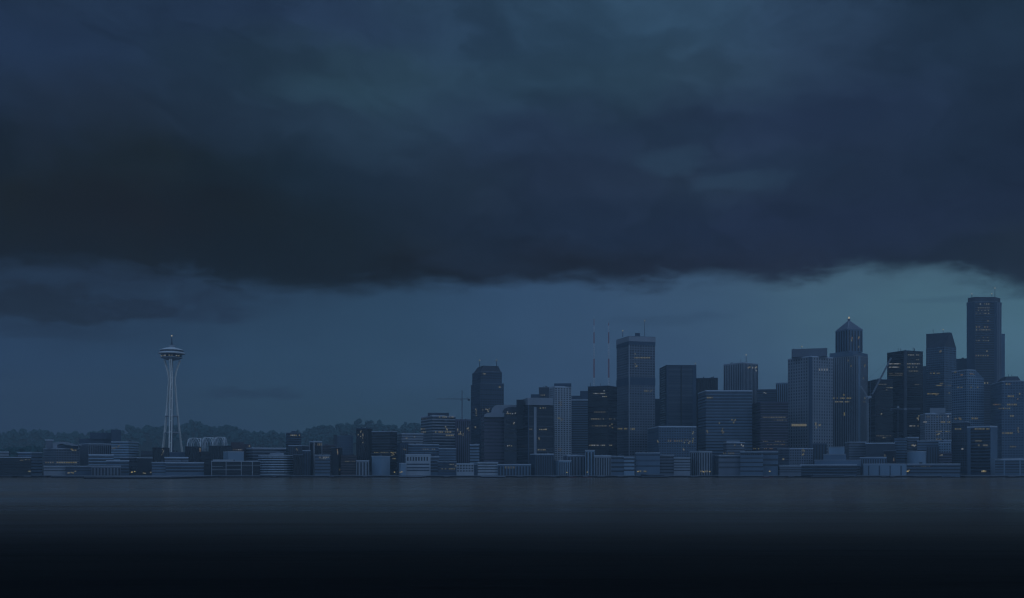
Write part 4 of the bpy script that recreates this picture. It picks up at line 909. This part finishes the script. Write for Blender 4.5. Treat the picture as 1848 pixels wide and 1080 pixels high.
t = Tower('terraced_building', 'pale terraced waterfront building rising in three steps to a plain box', 'building', rect(1445, None, 1546, 1590, 34), 838.5, 'navy', ('bands', 4.5, .5), 'blackglass', par=1.6)
for i, (a, b2, r0, r1, yy) in enumerate(((1470, 1554, 840, 830, 1598), (1486, 1527, 831, 820, 1604), (1496, 1524, 821, 806.5, 1610))):
    f = rect(a, None, b2, yy, 22 - 4 * i); z = zr(r1, yy)
    MB().prism(f, t.z1 - 3, z - 1.2).build('terrace', W[('blue', 'blue', 'lightblue')[i]], t.root); MB().prism(grow(f, .4), z - 1.2, z).build('terrace_edge', W['light'], t.root)
T(B, 'mid-grey banded block behind the right half of the pale terraces', 'building', 1525, 1532, 1563, 797.5, 1690, 'mid', BL, k=1.6)
T(B, 'low blue-grey block with arcade front right of the pale terraces', 'building', 1552, None, 1600, 825, 1612, 'blue', ST)

# ------------------------------------------------------------------ needle tower
NY = 1745.0; ncx, _, _ = at(310, 0, NY); sc = NY / FPX
nd = thing('observation_tower', 'tall slender needle tower with splayed legs and a flying-saucer top', 'tower', (ncx, NY, ground(NY)))
def nz(r): return zr(r, NY)
nb0 = ground(NY) - 2
MB().lathe((ncx, NY), [(3.0 * sc, nb0), (2.7 * sc, nz(760)), (2.4 * sc, nz(700)), (2.4 * sc, nz(649))], 12).build('core', W['navy'], nd)
prof = [(850, 24), (822, 20.5), (800, 17.3), (780, 14.8), (760, 12.4), (740, 10.3), (720, 8.4), (704, 7.0), (692, 5.9), (682, 6.2), (672, 8.0), (662, 11.2), (650, 15.4)]
for ang in (163, 281, 43):
    a = math.radians(ang); dirv = (math.cos(a), math.sin(a)); side = (-dirv[1], dirv[0]); mb = MB()
    for sgn in (-1, 1):
        pts = []
        for r, rad in prof:
            s = (1.9 if r > 700 else 1.5) * sgn
            pts.append((ncx + (dirv[0] * rad + side[0] * s) * sc, NY + (dirv[1] * rad + side[1] * s) * sc, max(nz(r), nb0)))
        for p, q in zip(pts, pts[1:]): mb.bar(p, q, 1.2 * sc, 1.2 * sc, 4)
    for r, rad in prof[1:-1:1]:
        p = [(ncx + (dirv[0] * rad + side[0] * s) * sc, NY + (dirv[1] * rad + side[1] * s) * sc, nz(r)) for s in (-1.9, 1.9)]
        mb.bar(p[0], p[1], .5 * sc, n=4)
    mb.build('leg', W['concrete'], nd)
for r, rad, th in ((751, 11.8, 1.5), (781, 13.0, 1.6)):
    p = MB().lathe((ncx, NY), [(rad * sc * .98, nz(r + th)), (rad * sc, nz(r + th * .6)), (rad * sc, nz(r - th * .4)), (rad * sc * .5, nz(r - th))], 6).build('skyline_deck', W['steel'], nd)
MB().lathe((ncx, NY), [(4 * sc, nz(651)), (13 * sc, nz(649)), (17 * sc, nz(646.8)), (18.6 * sc, nz(646.5)), (18.6 * sc, nz(645.5)), (15 * sc, nz(645.4))], 40).build('saucer_underside', W['steel'], nd)
MB().lathe((ncx, NY), [(15.5 * sc, nz(646)), (17.6 * sc, nz(643.4)), (18.2 * sc, nz(640.5)), (12 * sc, nz(640))], 40).build('restaurant_windows', G['glass'], nd)
for k in range(7):
    a = math.radians(-150 + k * 20 + (k % 2) * 6); r0 = 17.8 * sc
    c = (ncx + math.cos(a) * r0, NY + math.sin(a) * r0, nz(643.4))
    MB().box(c[0] - 1.2, c[0] + 1.2, c[1] - .8, c[1] + .4, c[2] - .9, c[2] + .9).build('lit_window', L[(1, 2, 3)[k % 3]], nd)
MB().lathe((ncx, NY), [(14 * sc, nz(640.2)), (22.6 * sc, nz(639.2)), (23.2 * sc, nz(637.6)), (21 * sc, nz(636.2)), (16 * sc, nz(635.8))], 48).build('halo_ring', W['white'], nd)
MB().lathe((ncx, NY), [(17 * sc, nz(636.2)), (20.4 * sc, nz(635.4)), (20.0 * sc, nz(632.8)), (14 * sc, nz(631.6))], 40).build('observation_deck', W['dark'], nd)
MB().lathe((ncx, NY), [(20.6 * sc, nz(632.9)), (19.6 * sc, nz(631.6)), (13 * sc, nz(629.2)), (8 * sc, nz(628)), (5 * sc, nz(627))], 40).build('roof', W['white'], nd)
MB().lathe((ncx, NY), [(4.6 * sc, nz(627.6)), (4.6 * sc, nz(624.8)), (5.8 * sc, nz(624.6)), (5.8 * sc, nz(623.4)), (2.4 * sc, nz(623.2))], 20).build('roof_drum', W['steel'], nd)
sp = MB().lathe((ncx, NY), [(2.6 * sc, nz(623.6)), (1.2 * sc, nz(617)), (.7 * sc, nz(612)), (.4 * sc, nz(607.5))], 8).build('spire', W['dark'], nd)
MB().lathe((ncx, NY), [(.3, nz(607.6)), (1.15 * sc, nz(606.8)), (1.15 * sc, nz(605.8)), (.2, nz(605))], 8).build('beacon', BEAC, sp)

# ------------------------------------------------------------------ white lattice arches
for x0, x1, top, Y, lab in ((337.5, 361.5, 791, 1700, 'white open lattice arch just right of the needle tower, leftmost of the three'),
                            (364.5, 384, 790, 1712, 'white open lattice arch with tall legs, middle one of the three'),
                            (386.2, 404.5, 789.2, 1724, 'white open lattice arch, rightmost of the three beside the black ribbed block')):
    c = at((x0 + x1) / 2, 0, Y); g = ground(Y); w = (x1 - x0) / 2 * Y / FPX; r = thing('lattice_arch', lab, 'arch', (c[0], c[1] + w, g), 'white lattice arches by the needle tower')
    zt = zr(top, Y); zs = zt - 17 * .96
    for side in range(4):
        mb = MB()
        def P(s, z, o=1.0):
            s *= w; k = w * o
            return [(c[0] + s, c[1] + w - k, z), (c[0] + k, c[1] + w + s, z), (c[0] - s, c[1] + w + k, z), (c[0] - k, c[1] + w - s, z)][side]
        mb.path([P(-1, g - 1), P(-1, zs), P(-.93, zs + 7), P(-.68, zt - 3.2, .93), P(-.42, zt, .8), P(.42, zt, .8), P(.68, zt - 3.2, .93), P(.93, zs + 7), P(1, zs), P(1, g - 1)], .6)
        sd = mb.build('lattice_side', W['white'], r); mb = MB()
        mb.path([P(-.9, zs - 4), P(-.6, zs + 7), P(-.28, zt - 2.5), P(0, zt - 9), P(.28, zt - 2.5), P(.6, zs + 7), P(.9, zs - 4)], .26)
        mb.path([P(-.45, zt - .5, .82), P(-.12, zt - 6), P(0, zs + 3), P(.12, zt - 6), P(.45, zt - .5, .82)], .22)
        mb.path([P(0, g - 1), P(0, zs + 3)], .22)
        mb.build('rib', W['trim'], sd)

# ------------------------------------------------------------------ masts and cranes
def lattice(mb, a, b, w, step=5.0, r=.16):
    a, b = Vector(a), Vector(b); d = (b - a); n = max(2, int(d.length / step)); u = d.normalized()
    s1 = u.orthogonal().normalized(); s2 = u.cross(s1); cs = [s1 + s2, s1 - s2, -s1 - s2, -s1 + s2]
    for q in cs: mb.bar(a + q * w, b + q * w, r, r, 4)
    for i in range(n):
        p0, p1 = a + d * (i / n), a + d * ((i + 1) / n)
        for k in range(4): mb.bar(p0 + cs[k] * w, p1 + cs[(k + 1) % 4] * w, r * .7, r * .7, 3)
    return mb
for px, r0, lab in ((1072, 570, 'taller left one of two red and white lattice masts'), (1098.5, 577, 'shorter right one of two red and white lattice masts')):
    Y = 1990.0; c = at(px, 0, Y); g = ground(Y); m = thing('radio_mast', lab + ' above the black lit tower', 'mast', (c[0], Y, g), 'red and white radio masts')
    zs = [g - 1] + [zr(r, Y) for r in (700, 682, 648, 620, 600, 588, r0 + 6)]
    for i in range(7):
        w = (1.35, 1.3, 1.2, 1.0, .75, .5, .3)[i]
        lattice(MB(), (c[0], Y, zs[i]), (c[0], Y, zs[i + 1]), w * .75, 3.2, .28).build('mast_section', W['white' if i in (0, 3, 5) or i == 1 else 'red'], m)
    MB().bar((c[0], Y, zs[7]), (c[0], Y, zr(r0, Y)), .3, .15).build('tip', W['white'], m)
    lattice(MB(), (c[0] - 2, Y, zr(597, Y)), (c[0] + 2.4, Y, zr(597, Y)), .3, 2).build('antenna_arm', W['steel'], m)

# flat-jib crane
Y = 1850.0; c = at(833.8, 0, Y); g = ground(Y)
k = thing('tower_crane', 'slender tower crane with a level jib over the amber-lit office tower', 'crane', (c[0], Y, g))
lattice(MB(), (c[0], Y, g - 1), (c[0], Y, zr(721, Y)), .75, 4, .26).build('crane_mast', W['steel'], k)
lattice(MB(), (c[0], Y, zr(721, Y)), (c[0], Y, zr(705, Y)), .6, 4, .2).build('crane_peak', W['steel'], k)
lattice(MB(), (c[0] + 1, Y, zr(720.3, Y)), (at(787, 0, Y)[0], Y, zr(720.3, Y)), .45, 4, .18).build('jib', W['steel'], k)
lattice(MB(), (c[0] - 1, Y, zr(720.3, Y)), (at(849, 0, Y)[0], Y, zr(720.3, Y)), .45, 4, .18).build('counter_jib', W['steel'], k)
MB().box(at(844, 0, Y)[0], at(848, 0, Y)[0], Y - 1, Y + 1, zr(723.5, Y), zr(720.8, Y)).build('counterweight', W['dark'], k)
MB().box(c[0] - 2.6, c[0] - .8, Y - 1.4, Y + .8, zr(723.6, Y), zr(721, Y)).build('cab', W['steel'], k)
mb = MB(); mb.bar((c[0], Y, zr(705.5, Y)), (at(805, 0, Y)[0], Y, zr(720, Y)), .1); mb.bar((c[0], Y, zr(705.5, Y)), (at(846, 0, Y)[0], Y, zr(720, Y)), .1); mb.build('tie_cable', W['dark'], k)

# leaning luffing crane
Y = 1722.0; g = ground(Y); c = at(1566, 0, Y)
k = thing('tower_crane', 'luffing crane whose long jib leans up across the black towers', 'crane', (c[0], Y, g))
p0 = at(1566, 718, Y); tip = at(1608.5, 646, Y - 10); kn = at(1574, 712, Y - 2); cj = at(1553, 697, Y + 4)
lattice(MB(), (c[0], Y, g - 1), (c[0], Y, p0[2]), 1.1, 4.5, .34).build('crane_mast', W['steel'], k)
MB().box(c[0] - 3, c[0] + 6, Y - 2, Y + 2, p0[2] - 1, p0[2] + 3).build('slewing_platform', W['steel'], k)
lattice(MB(), kn, tip, .85, 4.5, .34).build('jib', W['light'], k)
lattice(MB(), (c[0], Y, p0[2] + 1), cj, .6, 4, .26).build('counter_jib', W['steel'], k)
MB().box(c[0] - 1, c[0] + 2, Y - 3.6, Y - 1.8, p0[2] - 2, p0[2] + 1.4).build('cab', W['steel'], k)
MB().bar(cj, tip, .09).build('tie_cable', W['dark'], k)
# second level crane in front of the black twin-bay tower
Y = 1708.0; g = ground(Y); c = at(1620.5, 0, Y)
k = thing('tower_crane', 'low tower crane with a level jib in front of the black twin-bay tower', 'crane', (c[0], Y, g))
lattice(MB(), (c[0], Y, g - 1), (c[0], Y, zr(730, Y)), .8, 4, .28).build('crane_mast', W['dark'], k)
lattice(MB(), (c[0], Y, zr(738.5, Y)), (at(1661, 0, Y)[0], Y, zr(738.5, Y)), .5, 4, .24).build('jib', W['mid'], k)
lattice(MB(), (c[0], Y, zr(738.5, Y)), (at(1607, 0, Y)[0], Y, zr(738.5, Y)), .5, 4, .24).build('counter_jib', W['mid'], k)
MB().box(at(1607, 0, Y)[0], at(1610, 0, Y)[0], Y - 1, Y + 1, zr(742, Y), zr(739.2, Y)).build('counterweight', W['dark'], k)
MB().box(at(1631, 0, Y)[0], at(1636, 0, Y)[0], Y - 1, Y + 1, zr(740, Y), zr(737, Y)).build('trolley', W['light'], k)
MB().box(c[0] - 1.5, c[0] + 1.5, Y - 2, Y + 1, zr(737, Y), zr(733.6, Y)).build('cab', W['steel'], k)

# ------------------------------------------------------------------ trees behind the left edge
rng = random.Random(11)
for i, (px, top, Y, lab) in enumerate(((9, 811, 1990, 'round dark tree nearest the left edge, above the pale flat roof'), (19, 806, 2005, 'bushy dark tree left of the small blue-grey block roof'),
        (29, 808, 1985, 'dark tree directly above the left corner of the small blue-grey block'), (42, 809, 2000, 'broad dark tree in the middle of the row above the small blue-grey block'),
        (56, 806.5, 1995, 'tallest bushy dark tree right of the middle of the row behind the blue-grey block'), (68, 808, 2010, 'dark tree at the right end of the row beside the grid-fronted block'))):
    c = at(px, 0, Y); g = ground(Y); zt = zr(top, Y); h = zt - g
    t = thing('tree', lab, 'tree', (c[0], Y, g - .5), 'trees behind the left edge')
    tr = MB().bar((c[0], Y, g - .8), (c[0] + .6, Y, g + h * .6), .9, .35, 8)
    for q in range(5): tr.bar((c[0], Y, g + h * (.3 + .05 * q)), (c[0] + rng.uniform(-6, 6), Y + rng.uniform(-5, 5), g + h * rng.uniform(.55, .8)), .35, .12, 5)
    tr.build('trunk', W['bark'], t)
    cr = MB(); crown_cluster(cr, c[0], Y, g + h * .22, h * .33, h * .72, rng, 34); cr.build('crown', W['leaf'], t)

# ------------------------------------------------------------------ piers, boats, lamps on the waterfront
def pier(x0, x1, y0, lab, m='deck', shed=None, y1=SHORE - 1.7, z=2.2):
    a = at(x0, 0, y0)[0]; b2 = at(x1, 0, y0)[0]; r = thing('pier', lab, 'pier', ((a + b2) / 2, (y0 + y1) / 2, -2))
    MB().box(a, b2, y0, y1, z - .7, z).build('pier_deck', W[m], r)
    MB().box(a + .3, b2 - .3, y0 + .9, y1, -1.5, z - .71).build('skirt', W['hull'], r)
    MB().box(a - .05, b2 + .05, y0 - .05, y0 + .5, z + .003, z + .5).build('kerb', W['light' if m == 'mid' else 'mid'], r)
    n = max(3, int((b2 - a) / 6))
    for i in range(n + 1):
        x = a + .5 + (b2 - a - 1) * i / n; MB().bar((x, y0 + .5, -3), (x, y0 + .5, z - .72), .38, .38, 7).build('pile', W['deck'], r)
    if shed:
        s0, s1, h = shed; xa, xb = at(s0, 0, y0)[0], at(s1, 0, y0)[0]
        MB().box(xa, xb, y0 + 6, y1 - 6, z + .004, z + h).build('shed', W['dark'], r); MB().box(xa - .5, xb + .5, y0 + 5.5, y1 - 5.5, z + h, z + h + .5).build('shed_roof', W['mid'], r)
pier(-30, 22, 1540, 'dark low pier at the left edge of the picture', z=3.0)
pier(30, 84, 1545, 'dark pier under the small pale two-storey block', z=3.0)
pier(92, 150, 1480, 'dark pier in front of the plain shed with three lit windows')
pier(151, 308, 1345, 'long grey pier jutting furthest into the water left below the needle tower', 'mid', z=2.9)
pier(395, 470, 1548, 'low dark pier below the white-framed glass pavilion')
pier(720, 762, 1490, 'short pale-decked pier below the hall with tall windows', 'mid')
pier(868, 912, 1480, 'pale pier below the white banded waterfront block', 'mid')
pier(1158, 1206, 1480, 'dark pier with low shed right of the yellow-lit framed block', 'deck', (1168, 1200, 2.6))
pier(1296, 1338, 1545, 'dark pier below the stepped grey block')
pier(1464, 1532, 1490, 'dark broad pier below the pale terraces', 'deck', (1470, 1526, 2.2))
pier(1652, 1692, 1538, 'dark pier below the long low waterfront block')
pier(1742, 1800, 1545, 'dark pier below the dark slatted block')

def boat_mesh(L_, H_, B_):
    v = []; n = 10
    for i in range(n + 1):
        t = i / n; x = -L_ / 2 + L_ * t; w = B_ / 2 * (1 - max(0, (t - .55) / .45) ** 2 * .97); sh = H_ * (1 + .5 * max(0, t - .5))
        v += [(x, -w, sh), (x, -w * .75, -.5), (x, w * .75, -.5), (x, w, sh)]
    f = [(i * 4 + a, i * 4 + (a + 1) % 4, i * 4 + 4 + (a + 1) % 4, i * 4 + 4 + a) for i in range(n) for a in range(4)] + [(0, 1, 2, 3), (n * 4, n * 4 + 3, n * 4 + 2, n * 4 + 1)]
    mb = MB(); mb.v, mb.f = v, f; return mb
BL_ = [(1000, 1522, 20, 'hull', 'dark low boat moored below the small two-tone block, leftmost of the moored row'), (1032, 1530, 15, 'rust', 'small dull red boat moored left of the pillar-like pale block'),
       (1058, 1534, 17, 'rust', 'dull red boat moored below the pillar-like pale block'), (1087, 1526, 26, 'hull', 'longest dark boat moored below the fine-slotted colonnaded block'),
       (1122, 1530, 19, 'hull', 'dark boat moored below the paler banded block, rightmost of the moored row'), (1596, 1532, 13, 'hull', 'small dark boat below the pale panelled shed'),
       (1612, 1528, 15, 'hull', 'dark boat lying alone between the panelled shed and the long low block'), (1712, 1535, 20, 'hull', 'dark boat moored between the two piers near the right edge'),
       (600, 1540, 16, 'hull', 'dark small boat moored below the narrow black block with orange slot'), (497, 1536, 14, 'hull', 'little dark boat moored below the round banded building'),
       (52, 1533, 22, 'hull', 'long dark boat moored in the gap by the left edge, below the blue-grey block'), (345, 1535, 18, 'hull', 'dark boat moored just right of the furthest-jutting grey pier'),
       (660, 1537, 15, 'hull', 'small dark boat moored below the pale two-tone waterfront block'), (808, 1533, 20, 'hull', 'dark boat moored below the low dark-windowed waterfront block'),
       (940, 1530, 22, 'hull', 'dark boat moored below the long pale waterfront gallery'), (1385, 1534, 18, 'rust', 'dull red boat moored below the greenish-grey waterfront block'),
       (1430, 1538, 20, 'hull', 'dark boat moored below the low striped waterfront shed'), (1828, 1532, 24, 'hull', 'long dark boat moored below the white-roofed terminal'),
       (1255, 1538, 24, 'hull', 'long dark boat moored below the columned block with yellow lights')]
for px, y, ln_, m, lab in BL_:
    c = at(px, 0, y); r = thing('moored_boat', lab, 'boat', (c[0], y, 0), 'boats moored along the quay'); BASE[r.name] = (0, 0, 0)
    boat_mesh(ln_, 1.5, ln_ * .26).build('hull', W[m], r)
    cb = MB().box(-ln_ * .28, ln_ * .12, -ln_ * .08, ln_ * .08, 1.45, 3.1).build('cabin', W['mid'], r)
    MB().box(-ln_ * .25, ln_ * .1, -ln_ * .085, ln_ * .085, 2.2, 2.8).build('window', G['blackglass'], cb)
    MB().bar((-ln_ * .05, 0, 3), (-ln_ * .05, 0, 6.5), .12, .06).build('mast', W['steel'], r)

LP = [(238, 852.5, 2, 'left of the black waterfront cube, left of its pair'), (243, 851.5, 1.6, 'touching the black waterfront cube, right of its pair'), (712, 852.5, 1.5, 'left of the tiny pale blue cube'), (725, 852, 1.5, 'in front of the tiny pale blue cube'),
      (1023, 853, 1.4, 'in front of the small two-tone block'), (1060, 852.5, 1.3, 'at the foot of the pillar-like pale block'), (1151, 851.5, 1.5, 'at the left foot of the thin-framed block'),
      (1270, 852, 1.6, 'before the columned block, left of its pair'), (1281, 851.5, 1.6, 'before the columned block, right of its pair'), (1389, 851, 1.7, 'at the foot of the greenish-grey block'), (1638, 851, 2.2, 'at the left corner of the long low block'),
      (1640.5, 849, 1.2, 'close behind the brightest lamp of the long low block'), (1775, 850.5, 2.0, 'in front of the dark slatted block'), (722, 852.8, 1.2, 'between the tiny cube and the pale pier')]
for px, row, s, lab in LP:
    Y = 1572.0; c = at(px, row, Y)
    r = thing('street_lamp', 'glowing yellow quay lamp ' + lab, 'lamp', (c[0], Y, 2.5), 'yellow lamps along the quay')
    MB().bar((c[0], Y, 2.4), (c[0], Y, c[2]), .16, .1, 8).lathe((c[0], Y), [(.5, 2.4), (.45, 2.8), (.2, 3)], 8).build('post', W['dark'], r)
    MB().lathe((c[0], Y), [(.2, c[2] - s * .5), (s * .75, c[2] - s * .25), (s * .8, c[2] + s * .2), (.2, c[2] + s * .6)], 10).build('lantern', LAMP, r)

# ------------------------------------------------------------------ evening haze: one closed box of even air round everything
hz = MB().box(-5000, 5000, -500, 4400, -1.0, 388.0).build('haze', W['dark']); hz.data.materials.clear()
hm = bpy.data.materials.new('haze'); hm.use_nodes = True; nt = hm.node_tree; nt.nodes.clear()
pv = nt.nodes.new('ShaderNodeVolumePrincipled'); pv.inputs['Color'].default_value = (.62, .80, .95, 1); pv.inputs['Density'].default_value = 0.00016; pv.inputs['Anisotropy'].default_value = 0.0
ou = nt.nodes.new('ShaderNodeOutputMaterial'); nt.links.new(pv.outputs[0], ou.inputs['Volume'])
hz.data.materials.append(hm); tag(hz, 'thin blue evening haze over the water and city', 'haze', kind='stuff')
